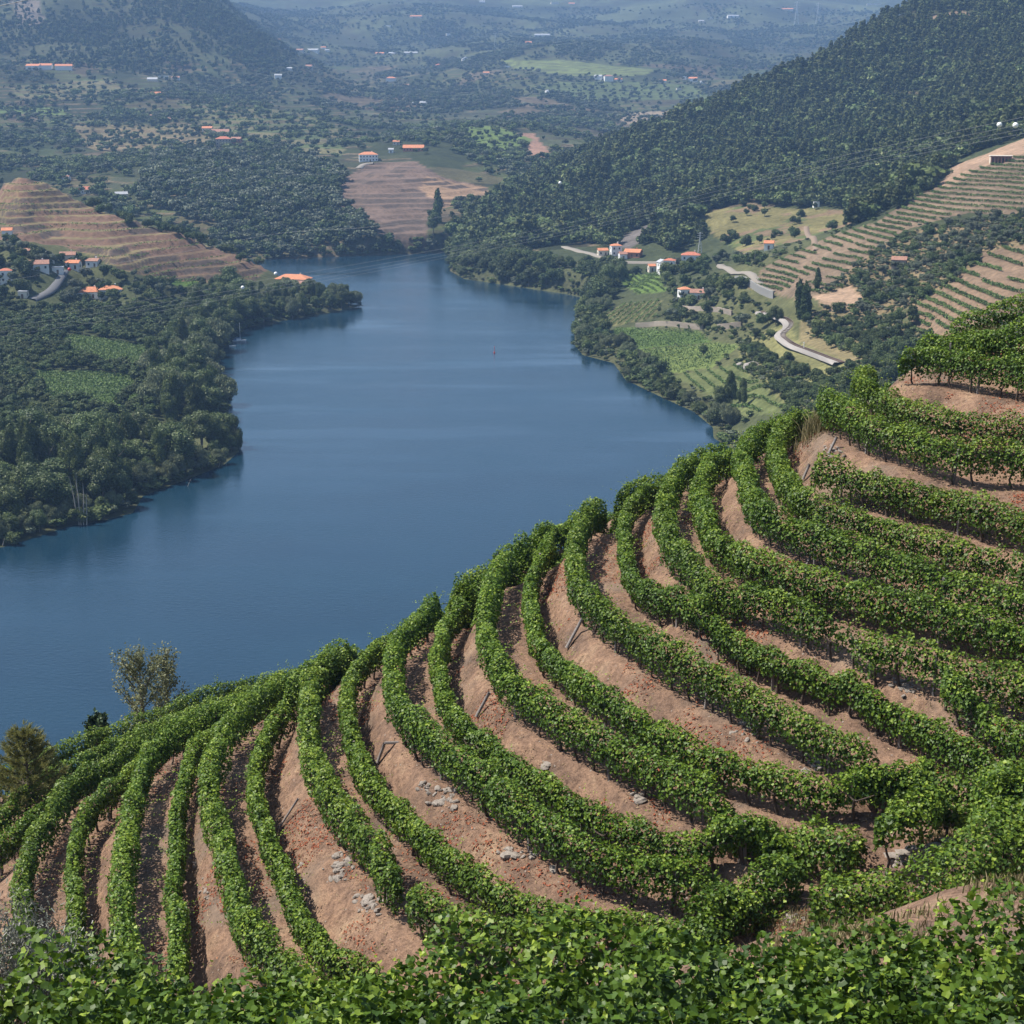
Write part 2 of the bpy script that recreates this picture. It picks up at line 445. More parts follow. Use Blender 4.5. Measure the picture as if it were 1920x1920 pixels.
def near_hit(px, py, d0=9.0, d1=120.0):
    """the first point of the near hill along a line of sight"""
    rx, ry, rz = ray(px, py)
    d = np.arange(d0, d1, 0.1); t = d / ry
    x = rx * t; y = ry * t; z = CAM_Z + rz * t
    g = near_z(x, y); k = np.argmax(z <= g)
    return np.array([x[k], y[k], g[k]])

def grid_faces(nx, ny):
    j, i = np.meshgrid(np.arange(ny - 1), np.arange(nx - 1), indexing='ij')
    a = j * nx + i
    return np.stack([a, a + 1, a + nx + 1, a + nx], -1).reshape(-1, 4)

# --- soil of the terraces
M_SOIL, t, p, out = new_mat('terrace_soil')
pos = world_pos(t)
n1 = tex_noise(t, 0.55, 6, 0.65, pos); n2 = tex_noise(t, 5.0, 6, 0.7, pos); n3 = tex_noise(t, 24.0, 4, 0.7, pos)
base = ramp(t, n1.outputs[0], [(0.30, (0.110, 0.080, 0.064)), (0.43, (0.180, 0.120, 0.088)), (0.55, (0.245, 0.160, 0.113)), (0.70, (0.310, 0.222, 0.152))])
fine = ramp(t, n2.outputs[0], [(0.28, (0.42, 0.40, 0.40)), (0.5, (0.95, 0.93, 0.92)), (0.72, (1.35, 1.3, 1.2))])
col = mix(t, base, fine, 1.0, 'MULTIPLY')
grit = ramp(t, n3.outputs[0], [(0.36, (0.55, 0.53, 0.52)), (0.52, (1.0, 1.0, 1.0)), (0.70, (1.35, 1.33, 1.3))])
col = mix(t, col, grit, 0.75, 'MULTIPLY')
vor = t.nodes.new('ShaderNodeTexVoronoi'); vor.inputs['Scale'].default_value = 3.4; t.links.new(pos, vor.inputs['Vector'])
nm = tex_noise(t, 0.35, 3, 0.5, pos)
stone = t.nodes.new('ShaderNodeMath'); stone.operation = 'LESS_THAN'; stone.inputs[1].default_value = 0.10; t.links.new(vor.outputs['Distance'], stone.inputs[0])
col = mix(t, col, (0.26, 0.225, 0.195), stone.outputs[0])
gr = ramp(t, nm.outputs[0], [(0.55, (0, 0, 0)), (0.68, (1, 1, 1))])
sep = t.nodes.new('ShaderNodeMath'); sep.operation = 'MULTIPLY'; sep.inputs[1].default_value = 0.45
t.links.new(gr, sep.inputs[0])
col = mix(t, col, (0.195, 0.160, 0.128), sep.outputs[0])
# far down the hillside behind the vines: scrub
at = t.nodes.new('ShaderNodeAttribute'); at.attribute_name = 'cover'
col = mix(t, col, (0.10, 0.10, 0.05), at.outputs['Fac'])
t.links.new(col, p.inputs['Base Color']); p.inputs['Roughness'].default_value = 0.95; p.inputs['Specular IOR Level'].default_value = 0.1
b1 = t.nodes.new('ShaderNodeBump'); b1.inputs['Strength'].default_value = 0.9; b1.inputs['Distance'].default_value = 0.10
b2 = t.nodes.new('ShaderNodeBump'); b2.inputs['Strength'].default_value = 0.8; b2.inputs['Distance'].default_value = 0.03
t.links.new(n2.outputs[0], b1.inputs['Height']); t.links.new(n3.outputs[0], b2.inputs['Height'])
t.links.new(b1.outputs[0], b2.inputs['Normal']); t.links.new(b2.outputs[0], p.inputs['Normal'])

scrub = np.clip((np.hypot((GX - 2) / 34.0, (GY - 48) / 34.0) - 1.0) * 4, 0, 1)
hill = obj('vineyard_hill', make_mesh('vineyard_hill', np.stack([GX, GY, GZ], -1).reshape(-1, 3), grid_faces(len(gx), len(gy)), [M_SOIL], True,
           color=np.repeat(scrub.reshape(-1, 1), 3, 1)))
tag(hill, kind='structure')

# =================================================================== VINES
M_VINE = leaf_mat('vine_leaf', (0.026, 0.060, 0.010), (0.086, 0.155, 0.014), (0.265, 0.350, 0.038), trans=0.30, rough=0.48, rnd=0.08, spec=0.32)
M_BARK = plain('vine_bark', (0.085, 0.062, 0.048), 0.95, 0.4, 30, 0.8)
M_POST = plain('grey_post', (0.20, 0.18, 0.17), 0.9, 0.3, 12, 0.4)

def unit(v): return v / (np.linalg.norm(v, axis=-1, keepdims=True) + 1e-9)

def leaf_tris(c, n, L, W, tint, down=0.8):
    """folded kite leaves: c centres, n normals, L lengths, W widths"""
    N = len(c)
    t_ = np.stack([rng.normal(0, 0.7, N), rng.normal(0, 0.7, N), rng.normal(-down, 0.5, N)], -1)
    t_ = unit(t_ - (t_ * n).sum(-1, keepdims=True) * n)
    b_ = np.cross(n, t_)
    L = L[:, None]; W = W[:, None]; fold = rng.uniform(0.02, 0.22, (N, 1)) * L
    v = np.stack([c - 0.42 * L * t_, c - 0.02 * L * t_ + 0.5 * W * b_ + fold * n, c + 0.58 * L * t_, c - 0.02 * L * t_ - 0.5 * W * b_ + fold * n], 1).reshape(-1, 3)
    k = np.arange(N)[:, None] * 4
    f = np.concatenate([k + [0, 1, 2], k + [0, 2, 3]], 0)
    return v, f, np.repeat(tint, 4)

LOBES = np.array([(0.0, -0.28), (0.40, -0.36), (0.56, 0.04), (0.28, 0.20), (0.0, 0.64), (-0.28, 0.20), (-0.56, 0.04), (-0.40, -0.36)])
def lobed_leaves(c, n, L, tint, down=0.8):
    """five-lobed vine leaves as fans round a sunken middle"""
    N = len(c); K = len(LOBES)
    t_ = np.stack([rng.normal(0, 0.7, N), rng.normal(0, 0.7, N), rng.normal(-down, 0.5, N)], -1)
    t_ = unit(t_ - (t_ * n).sum(-1, keepdims=True) * n); b_ = np.cross(n, t_)
    cup = rng.uniform(-0.30, 0.45, (N, 1, 1)) * L[:, None, None]
    rad2 = (LOBES ** 2).sum(-1)[None, :, None]
    wob = rng.uniform(0.85, 1.15, (N, K, 1))
    v = c[:, None] + (LOBES[None, :, 0:1] * b_[:, None] + LOBES[None, :, 1:2] * t_[:, None]) * L[:, None, None] * wob + n[:, None] * cup * rad2 * 2.2
    v = np.concatenate([c[:, None], v], 1).reshape(-1, 3)
    k = np.arange(N)[:, None, None] * (K + 1); j = np.arange(K)[None, :, None]
    f = np.concatenate([k + 0 * j, k + 1 + j, k + 1 + (j + 1) % K], -1).reshape(-1, 3)
    return v, f, np.repeat(tint, K + 1)

def row_leaves(path, per_m, size, dull=0.0, upward=0.35, inner=0.34, holes=0.6, top=1.72, bot=0.42, hw=0.44, seed=0, lobed=False, young=0.35, gaps=0.0, shoots=1.6):
    d = np.gradient(path, axis=0); d[:, 2] = 0; d = unit(d); side = np.stack([d[:, 1], -d[:, 0], 0 * d[:, 0]], -1)
    seg = np.concatenate([[0], np.cumsum(np.linalg.norm(np.diff(path, axis=0), axis=1))]); Ltot = seg[-1]
    N = int(per_m * Ltot)
    s = rng.uniform(0, Ltot, N); th = rng.uniform(-math.pi, math.pi, N)
    th = np.where((np.sin(th) < -0.75) & (rng.random(N) < 0.7), -th, th)          # few leaves underneath
    def interp(a, s): return np.stack([np.interp(s, seg, a[:, k]) for k in range(3)], -1)
    hN = noise2(s, 0 * s, 0.9, seed) * 0.5 + noise2(s, 0 * s, 2.7, seed + 5) * 0.5     # a plant taller, the next lower
    pm = interp(path, s); pu, pv = to_px(pm + [0, 0, 0.8]); thin_ = ((pu < -70) | (pu > 1990)) & (rng.random(N) < 0.65)
    rr = 0.55 + 0.50 * rng.random(N) ** 0.55
    lump = noise2(s, th * 0.55, 0.42, seed + 11)
    rr = rr * (1 + 0.30 * lump)
    keep = rng.random(N) < np.clip(1.05 + holes * lump, 0.18, 1)
    keep &= ~thin_
    if gaps > 0: keep &= noise2(s, 0 * s, 1.6, seed + 23) > -1 + gaps
    mid = (top + bot) / 2; hh = (top - bot) / 2 * (1 + 0.20 * hN)
    off = 0.10 * noise2(s, 0 * s, 1.8, seed + 31)
    cy = np.cos(th) * np.abs(np.cos(th)) ** -0.25 * hw * (1 + 0.15 * hN) * rr + off; cz = mid + 0.12 * hN + np.sin(th) * hh * rr
    taper = np.clip(np.minimum(s, Ltot - s) / 0.5, 0.45, 1)
    P = interp(path, s); S = interp(side, s); D = interp(d, s)
    c = P + S * (cy * taper)[:, None]; c[:, 2] += bot + (cz - bot) * np.clip(taper + 0.25, 0, 1)
    n = S * np.cos(th)[:, None] + np.array([0, 0, 1.0]) * (np.sin(th)[:, None] * 0.9 + upward) + rng.normal(0, 0.55, (N, 3))
    n = unit(n)
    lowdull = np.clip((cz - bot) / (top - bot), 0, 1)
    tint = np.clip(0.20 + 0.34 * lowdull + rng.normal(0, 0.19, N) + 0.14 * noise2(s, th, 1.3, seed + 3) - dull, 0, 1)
    c, n, tint = c[keep], n[keep], tint[keep]
    L = size * rng.uniform(0.72, 1.25, len(c))
    n_out = len(c); ni = int(N * inner)                       # leaves deep inside close the view; their low tint paints the inner shade
    si = rng.uniform(0, Ltot, ni); ti = rng.uniform(-math.pi, math.pi, ni); ri = rng.uniform(0.0, 0.72, ni)
    ci = interp(path, si) + interp(side, si) * (np.cos(ti) * hw * ri)[:, None]; ci[:, 2] += mid + np.sin(ti) * (top - bot) / 2 * ri
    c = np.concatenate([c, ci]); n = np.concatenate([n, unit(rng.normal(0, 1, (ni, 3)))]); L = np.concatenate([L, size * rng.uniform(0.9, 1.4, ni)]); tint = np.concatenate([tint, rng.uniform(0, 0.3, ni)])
    # loose shoots standing up and out of the row
    ns = int(shoots * Ltot)
    if ns:
        ss = rng.uniform(0, Ltot, ns); k = 9
        up = rng.uniform(0.25, 0.62, ns); out_ = rng.normal(0, 0.62, ns); al = rng.normal(0, 0.35, ns)
        tt = np.linspace(0, 1, k)
        hS = noise2(ss, 0 * ss, 0.9, seed) * 0.5 + noise2(ss, 0 * ss, 2.7, seed + 5) * 0.5
        start_z = top - 0.15 + 0.3 * hS - np.abs(out_) * 0.35; start_y = np.sign(out_) * hw * np.minimum(np.abs(out_) * 1.2, 0.9)
        P = interp(path, ss); S = interp(side, ss); D = interp(d, ss)
        cz = start_z[:, None] + (tt * up[:, None] - 0.25 * np.abs(out_)[:, None] * tt ** 2)
        cyy = start_y[:, None] + out_[:, None] * 0.75 * tt
        cs = P[:, None] + S[:, None] * cyy[..., None] + D[:, None] * (al[:, None] * 0.5 * tt)[..., None]
        cs[..., 2] += cz
        cs = cs.reshape(-1, 3) + rng.normal(0, 0.025, (ns * k, 3))
        nn = unit(rng.normal(0, 0.6, (ns * k, 3)) + [0, 0, 0.8])
        Ls = (size * (1.0 - 0.55 * tt))[None].repeat(ns, 0).ravel() * rng.uniform(0.7, 1.2, ns * k)
        ts = np.clip((0.45 + young * tt + 0.15 * rng.random((ns, k)) * 1.5).ravel(), 0, 1)
        c = np.concatenate([c, cs]); n = np.concatenate([n, nn]); L = np.concatenate([L, Ls]); tint = np.concatenate([tint, ts])
    if lobed:
        m_ = len(c); big_ = np.ones(m_, bool); big_[n_out:n_out + ni] = False
        a_, b_ = lobed_leaves(c[big_], n[big_], L[big_], tint[big_]), leaf_tris(c[~big_], n[~big_], L[~big_], L[~big_], tint[~big_])
        return a_, b_
    return leaf_tris(c, n, L, L * rng.uniform(0.75, 1.05, len(L)), tint)

def trunk_mesh(seed, h=0.75):
    r = np.random.default_rng(seed)
    m = MB(); k = 5
    x = np.cumsum(r.normal(0, 0.045, k)); y = np.cumsum(r.normal(0, 0.045, k)); z = np.linspace(-0.08, h, k)
    m.tube(np.stack([x - x[0], y - y[0], z], -1), np.linspace(0.045, 0.028, k) * r.uniform(0.9, 1.3), 6)
    for sgn in (-1, 1):
        e = np.array([[x[-1] - x[0], y[-1] - y[0], h - 0.05], [x[-1] - x[0] + sgn * 0.18, y[-1] - y[0] + r.normal(0, .04), h + 0.10], [x[-1] - x[0] + sgn * 0.42, y[-1] - y[0] + r.normal(0, .06), h + 0.16]])
        m.tube(e, [0.024, 0.018, 0.012], 5)
    return m.mesh('vine_trunk', [M_BARK], True)
TRUNKS = [trunk_mesh(100 + i) for i in range(5)]
def post_mesh(h, w):
    return MB().box((0, 0, h / 2 - 0.15), (w, w, h + 0.3)).mesh('trellis_post', [M_POST])
POST = post_mesh(1.25, 0.07)

ORD = ['lowest', 'second', 'third', 'fourth', 'fifth', 'sixth', 'seventh', 'eighth', 'ninth', 'tenth', 'eleventh', 'twelfth', 'thirteenth', 'fourteenth', 'fifteenth']
def build_row(i, path, label, group, per_m=580, size=0.102, trunks=True, posts=True, **kw):
    path = path.copy()
    path[:, 2] = near_z(path[:, 0], path[:, 1])
    base = path[len(path) // 2].copy()
    root = thing('vine_row', label, 'vine row', base, 0, group)
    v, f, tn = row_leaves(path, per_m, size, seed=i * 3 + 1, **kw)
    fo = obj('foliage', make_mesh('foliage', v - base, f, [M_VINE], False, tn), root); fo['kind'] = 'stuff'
    seg = np.concatenate([[0], np.cumsum(np.linalg.norm(np.diff(path[:, :2], axis=0), axis=1))])
    d = np.gradient(path, axis=0)
    if trunks:
        for s in np.arange(0.3, seg[-1], 0.95):
            s += rng.uniform(-0.2, 0.2)
            x, y = np.interp(s, seg, path[:, 0]), np.interp(s, seg, path[:, 1])
            u, w = to_px([x, y, near_z(x, y) + 0.4])
            if not (-60 < u < 1980 and w < 1960): continue
            k = min(int(s / seg[-1] * len(path)), len(path) - 1)
            obj('vine_trunk', TRUNKS[rng.integers(5)], root, np.array([x, y, near_z(x, y)]) - base, (rng.normal(0, 0.08), rng.normal(0, 0.12), math.atan2(d[k, 1], d[k, 0])), rng.uniform(0.85, 1.15))
    if posts:
        for s in np.arange(1.2, seg[-1], 5.2):
            x, y = np.interp(s, seg, path[:, 0]), np.interp(s, seg, path[:, 1])
            u, w = to_px([x, y, near_z(x, y) + 0.4])
            if not (-60 < u < 1980 and w < 1960): continue
            obj('trellis_post', POST, root, np.array([x, y, near_z(x, y)]) - base, (rng.normal(0, 0.03), rng.normal(0, 0.03), rng.uniform(0, 1)))
    return root

for i, r in enumerate(row_paths):
    side = {'a': 'outer', 'b': 'inner', 'c': 'short broken-off'}[r['side']]
    lab = f"{side} green vine row of the {ORD[r['terr']]} terrace counted up from the river edge"
    if r['terr'] == 11: lab = 'single green vine row that starts mid-slope below the bare stony bank, upper right'
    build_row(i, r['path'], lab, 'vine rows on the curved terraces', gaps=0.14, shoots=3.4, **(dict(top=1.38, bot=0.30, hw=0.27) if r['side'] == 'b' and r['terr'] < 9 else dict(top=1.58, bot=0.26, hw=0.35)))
XL = ['tangled vines at the path below the end of the sixth terrace', 'vine overhanging the low stone wall at the lower right', 'thin vine trailing over bare earth above the low stone wall',
      'thick bank of vines climbing along the dark path at the right edge', 'dull vine thicket just below the low stone wall', 'vines at the right edge where the path leaves the frame',
      'ragged vines left of the flat white stone', 'dull vine thicket left of the dry grass, just above the nearest vines', 'dull grey-green vines climbing beside the flat white stone', 'small vine bush on bare ground just behind the nearest vines']
XP = [dict(top=1.4, bot=0.1, hw=0.7), dict(top=1.9, bot=0.75, hw=0.6), dict(top=1.0, bot=0.3, hw=0.25), dict(top=2.0, bot=0.0, hw=0.95), dict(top=1.5, bot=0.0, hw=0.8), dict(top=1.6, bot=0.1, hw=0.6), dict(top=1.3, bot=0.0, hw=0.6), dict(top=1.3, bot=0.0, hw=0.7, dull=.08), dict(top=1.2, bot=0.0, hw=0.6, dull=.1), dict(top=1.0, bot=0.0, hw=0.5)]
for i, (r, lab) in enumerate(zip(extra_paths, XL)):
    build_row(60 + i, r['path'], lab, 'untied vines by the path', per_m=760 if i != 2 else 300, size=0.108, posts=False, shoots=3.0, **XP[i])

# the nearest vines, along the bottom of the frame: big lobed leaves
def near_row(i, px, tops, d, label):
    """tops: the heights in the photograph that the canopy reaches at these px"""
    x = (np.array(px) - 960) / FPX * d * 1.02
    pts = np.stack([x, np.full(len(px), d) + 0.35 * noise2(x, 0 * x, 2.5, i), 0 * x], -1)
    q, s = resample(pts, 0.2)
    q[:, 2] = near_z(q[:, 0], q[:, 1])
    u = 960 + FPX * q[:, 0] / (d * 1.02)
    topz = CAM_Z + ray(u, np.interp(u, px, tops))[2] * d / ray(u, np.interp(u, px, tops))[1]
    h = np.clip(topz - q[:, 2], 0.35, 2.6)
    root = thing('vine_row', label, 'vine row', q[len(q) // 2], 0, 'nearest vine rows')
    q2 = q.copy()
    (v, f, tn), (v2, f2, tn2) = row_leaves(q2, 700, 0.096, top=1.0, bot=0.0, hw=0.62, seed=200 + i, lobed=True, shoots=3.4, young=0.5, dull=0.17, upward=0.05, inner=0.5, holes=1.5)  # dull lowers the leaf tint here, painting shade onto these rows
    # stretch each leaf's height to the canopy height there (the leaf's own shape stays: shift by its centre)
    K = len(LOBES) + 1
    cen = v.reshape(-1, K, 3)[:, 0]
    k = np.argmin(np.abs(q[:, 0][None] - cen[:, 0:1]), 1) if len(cen) < 4000 else np.clip(np.searchsorted(q[:, 0], cen[:, 0]), 0, len(q) - 1)
    rel = cen[:, 2] - q[k, 2]
    dz = rel * (h[k] - 1.0) * np.where(rel > 0, 1, 0)
    v = (v.reshape(-1, K, 3) + np.stack([0 * dz, 0 * dz, dz], -1)[:, None]).reshape(-1, 3)
    c2 = v2.reshape(-1, 4, 3)[:, 0]; k2 = np.clip(np.searchsorted(q[:, 0], c2[:, 0]), 0, len(q) - 1); rel = c2[:, 2] - q[k2, 2]; dz = rel * (h[k2] - 1.0) * (rel > 0)
    v2 = (v2.reshape(-1, 4, 3) + np.stack([0 * dz, 0 * dz, dz], -1)[:, None]).reshape(-1, 3)
    f = np.concatenate([f, f2 + len(v)]); v = np.concatenate([v, v2]); tn = np.concatenate([tn, tn2])
    fo = obj('foliage', make_mesh('foliage', v - np.array(root.location), f, [M_VINE], False, tn), root); fo['kind'] = 'stuff'
    for s_ in np.arange(0.5, s[-1], 1.1):
        xx, yy = np.interp(s_, s, q[:, 0]), np.interp(s_, s, q[:, 1])
        obj('vine_trunk', TRUNKS[rng.integers(5)], root, np.array([xx, yy, near_z(xx, yy)]) - np.array(root.location), (0, 0, rng.uniform(0, 6)), 0.75)
PXS = [-120, 0, 80, 150, 200, 285, 325, 390, 500, 600, 700, 780, 830, 880, 960, 1040, 1120, 1200, 1280, 1350, 1420, 1500, 1600, 1680, 1750, 1830, 1880, 1960, 2060]
T1 = [1745, 1752, 1765, 1755, 1790, 1850, 1885, 1850, 1868, 1862, 1850, 1838, 1782, 1790, 1820, 1775, 1752, 1770, 1800, 1815, 1805, 1790, 1740, 1735, 1750, 1770, 1720, 1700, 1690]
T2 = [1800, 1810, 1830, 1850, 1870, 1890, 1890, 1885, 1890, 1880, 1880, 1870, 1850, 1850, 1860, 1850, 1840, 1840, 1840, 1850, 1850, 1840, 1830, 1830, 1840, 1840, 1820, 1800, 1800]
T3 = [1890, 1900, 1905, 1910, 1910, 1910, 1910, 1910, 1910, 1910, 1910, 1900, 1900, 1900, 1900, 1900, 1895, 1895, 1895, 1890, 1890, 1890, 1890, 1885, 1885, 1880, 1880, 1870, 1860]
near_row(0, PXS, T1, 16.5, 'farthest of the three big-leaved vine rows along the bottom of the picture')
near_row(1, PXS, T2, 14.9, 'middle one of the three big-leaved vine rows along the bottom of the picture')
near_row(2, PXS, T3, 13.4, 'nearest big-leaved vine row, cut by the bottom of the picture')

# =================================================================== THE VALLEY: river, banks, hills
SHORE_L = [(0,1028),(60,1010),(130,987),(200,975),(250,962),(268,930),(330,907),(420,872),(450,846),(425,812),(418,790),(432,760),(415,728),(402,700),(405,668),(425,650),(446,632),(462,614),(540,600),(620,586),(684,572)]
SHORE_FAR = [(505,487),(600,482),(700,479),(790,476),(852,472)]
SHORE_R = [(845,488),(843,508),(870,523),(960,536),(1060,551),(1101,560),(1085,590),(1076,620),(1078,648),(1092,666),(1150,681),(1172,712),(1242,746),(1300,772),(1336,802),(1338,822)]
def shore(l): return [tuple(p) for p in at_z(np.array([a[0] for a in l]), np.array([a[1] for a in l]), 0.0)[:, :2]]
RIVER = ([(-900,-300),(-640,110),(-420,215),(-300,290),(-215,345),(-165,395)] + shore(SHORE_L) +
         [(-100,905),(-135,940),(-180,972),(-240,1000),(-340,1020),(-700,1030),(-700,1210),(-400,1190)] + shore(SHORE_FAR) + shore(SHORE_R) +
         [(84,500),(70,440),(28,372),(-12,315),(-48,262),(-75,220),(-118,150),(-185,85),(-300,0),(-400,-300)])
RIVER = np.array(RIVER)
def river_dist(x, y):
    """signed distance to the shore, positive on land"""
    sh = np.shape(x); x = np.ravel(x).astype(float); y = np.ravel(y).astype(float)
    best = np.full(x.shape, 1e9); n = len(RIVER)
    for i in range(n):
        ax, ay = RIVER[i]; bx, by = RIVER[(i + 1) % n]
        dx, dy = bx - ax, by - ay
        t = np.clip(((x - ax) * dx + (y - ay) * dy) / (dx * dx + dy * dy + 1e-9), 0, 1)
        best = np.minimum(best, np.hypot(x - ax - t * dx, y - ay - t * dy))
    ins = in_poly(x, y, RIVER)
    return np.where(ins, -best, best).reshape(sh)

# points of the land: (px, py, depth) seen in the photograph, then flats by height, then unseen ground beyond the ridges
CD = [(0,345,980),(100,352,965),(170,385,950),(250,407,940),(330,432,930),(440,477,930),(497,507,925),(0,440,880),(100,425,925),(100,472,865),(200,482,850),(300,512,870),(420,532,880),(250,450,905),(380,490,905),
 (160,358,1330),(120,335,1420),(300,335,1350),(400,385,1270),(300,400,1240),(450,425,1215),(600,405,1240),(550,474,1160),(650,468,1150),(740,458,1160),(820,463,1155),
 (700,430,1180),(650,400,1250),(750,402,1250),(740,330,1400),(690,303,1480),(775,282,1560),(880,365,1350),(910,352,1390),(840,402,1250),
 (420,268,1680),(550,335,1430),(200,300,1620),(50,285,1700),(0,240,1900),(200,232,2000),(300,192,2150),(85,133,2450),(0,122,2550),(250,152,2450),(400,162,2500),(500,200,2200),(600,240,1950),(650,272,1720),
 (400,0,3000),(440,42,3000),(500,78,3000),(560,103,2980),(600,132,2900),(200,62,2800),(100,0,2950),(300,102,2650),(0,0,3000),(0,62,2750),
 (700,200,2600),(800,250,1950),(650,135,3050),(750,150,3000),(900,130,3150),(1000,115,3300),(1150,152,3000),(1100,200,2500),(950,200,2400),(870,240,1880),(900,240,1800),(1000,265,1720),(1050,292,1600),(960,302,1580),(900,312,1500),(1000,352,1400),
 (1200,228,2300),(1250,243,2200),(1220,182,2800),(1350,162,3100),(700,92,4000),(900,62,4300),(1050,82,3900),(1200,62,4300),(1300,102,3700),(1400,112,3800),(1350,0,5200),(1000,0,5200),(700,0,5000),(500,0,5200),(1500,0,5200),(1650,0,5400),(1600,52,4500),(1500,102,4000),
 (1700,14,1700),(1550,105,1650),(1430,165,1600),(1290,220,1560),(1200,258,1530),(1130,282,1500),(1500,205,1450),(1350,265,1400),(1700,155,1450),(1850,105,1450),(1900,5,1600),(1600,305,1150),(1800,235,1150),(1400,345,1150),(1200,335,1300),(1100,345,1300),(1250,405,1130),(1100,405,1200),(980,425,1200),(900,445,1180),(900,474,1112),
 (1000,445,1120),(1060,464,1060),(1170,479,1000),(1000,505,985),(950,495,1030),(1120,525,930),(1300,495,940),(1240,510,905),(1450,442,950),(1350,412,1030),(1550,402,1000),(1580,422,960),(1450,402,1030),
 (1390,532,760),(1500,472,790),(1600,432,810),(1700,382,830),(1800,332,850),(1900,287,880),(1500,532,705),(1600,502,720),(1700,452,745),(1800,420,750),(1900,402,750),(1900,342,815),(1560,570,665),(1620,562,660),(1650,522,685),(1750,472,700),(1850,432,710),
 (1900,482,620),(1800,522,600),(1700,582,580),(1900,562,540),(1750,602,560),(1465,597,680),(1480,622,650),(1545,662,600),(1440,582,720),(1550,602,645),(1650,622,600),(1700,642,570),(1450,702,590),(1550,722,540),(1600,692,540)]
CZ = [(0,900,2.5),(100,900,2.5),(250,850,2.5),(0,800,5),(200,780,5),(350,700,2.5),(0,700,7),(200,680,7),(0,620,10),(200,600,10),(350,600,6),(350,560,10),(0,575,14),(500,562,7),(545,542,9),(640,562,3),
 (60,545,20),(20,528,24),(100,505,27),(160,508,24),(185,555,13),(1150,600,4),(1200,592,7),(1250,622,7),(1300,682,6),(1200,662,4),(1400,742,6),(1350,702,6),(1420,692,11),(1300,550,17),(1330,602,13),(1400,622,17),(1180,542,6),(1450,772,9),(1090,500,13)]
CW = [(-1300,3200,430),(-700,3400,330),(-380,3500,150),(-1800,2600,380),(-1600,6500,720),(0,6500,660),(1500,6500,720),(3200,6200,720),(-3500,6000,700),(-2500,4500,500),(3000,4000,600),(1800,3000,420),
 (1200,1700,380),(900,1250,230),(300,1800,55),(480,2050,110),(150,1760,50),(750,2300,260),(420,900,120),(500,700,130),(330,600,90),(230,520,62),(260,420,70),(160,340,40),(130,440,22),(180,470,38),(300,250,120),
 (-230,1015,1),(-350,1015,1),(-500,1000,20),(-330,1000,12),(-500,850,60),(-420,700,20),(-500,500,8),(-700,700,50),(-900,1000,120),(-900,1500,150),(-1100,2000,200),(-350,450,4),(-450,330,4),(-700,300,10),(-600,1250,25),(-450,1250,20)]
ctrl = np.concatenate([at_d(*[np.array([c[k] for c in CD], float) for k in range(3)]), at_z(*[np.array([c[k] for c in CZ], float) for k in range(3)]), np.array(CW, float)])
# thin-plate spline through the points, in log-like depth so that near and far are equally stiff
def warp(x, y):
    y = np.asarray(y, float); x = np.asarray(x, float)
    r = np.log(np.maximum(y, 60) / 200.0)
    return np.stack([x / np.maximum(y, 60) * 2.2, r], -1)
def tps_phi(d2): return 0.5 * d2 * np.log(d2 + 1e-12)
Cw = warp(ctrl[:, 0], ctrl[:, 1]); n = len(Cw)
wgt = np.maximum(ctrl[:, 1], 200.0) / 1000.0
Kmat = tps_phi(((Cw[:, None] - Cw[None]) ** 2).sum(-1)) + np.eye(n) * 4e-4
Pm = np.concatenate([np.ones((n, 1)), Cw], 1)
A = np.block([[Kmat, Pm], [Pm.T, np.zeros((3, 3))]])
sol = np.linalg.solve(A, np.concatenate([(ctrl[:, 2] - 0) / wgt, np.zeros(3)]))
def tps(x, y):
    sh = np.shape(x); q = warp(np.ravel(x), np.ravel(y)); o = np.empty(len(q))
    for i in range(0, len(q), 20000):
        b = q[i:i + 20000]
        d2 = ((b[:, None, 0] - Cw[None, :, 0]) ** 2 + (b[:, None, 1] - Cw[None, :, 1]) ** 2)
        o[i:i + 20000] = tps_phi(d2) @ sol[:n] + sol[n] + b @ sol[n + 1:]
    return (o * np.maximum(np.ravel(y), 200.0) / 1000.0).reshape(sh)

ys = [230.0]
while ys[-1] < 7200:
    y = ys[-1]
    ys.append(y + (3.0 if y < 450 else 1.9 if y < 960 else 2.6 if y < 1500 else min(2.6 * (y / 1500) ** 1.9, 34)))
ys = np.array(ys); us = np.linspace(-0.50, 0.44, 430)
TU, TY = np.meshgrid(us, ys); TX = TU * TY
# the smooth land is worked out on every 4th row and column, then refined
ii = np.unique(np.concatenate([np.arange(0, len(ys), 4), [len(ys) - 1]])); jj = np.unique(np.concatenate([np.arange(0, len(us), 4), [len(us) - 1]]))
coarse = tps(TX[np.ix_(ii, jj)], TY[np.ix_(ii, jj)])
tmp = np.stack([np.interp(us, us[jj], row) for row in coarse])
lnY = np.log(ys)
TZ = np.stack([np.interp(lnY, lnY[ii], tmp[:, k]) for k in range(len(us))], 1)
RD = river_dist(TX, TY)
far_rough = np.clip((TY - 1000) / 2500, 0, 1)
TZ = TZ + (1.5 * fbm(TX, TY, 45, 2, 3)) * np.clip(RD / 60, 0, 1) * (TZ > 14) + far_rough * 26 * fbm(TX, TY, 420, 9, 4)
land = np.maximum(TZ, 0.5 + 0.012 * np.clip(RD, 0, 200))
sh_ = np.clip(RD / 9.0, 0, 1); sh_ = sh_ * sh_ * (3 - 2 * sh_)
TZ = np.where(RD > 0, land * sh_ + 0.12 * RD.clip(0, 1), np.maximum(-4, RD * 0.25))

PXX, PYY = to_px(np.stack([TX, TY, TZ], -1))
print('far grid', TZ.shape)

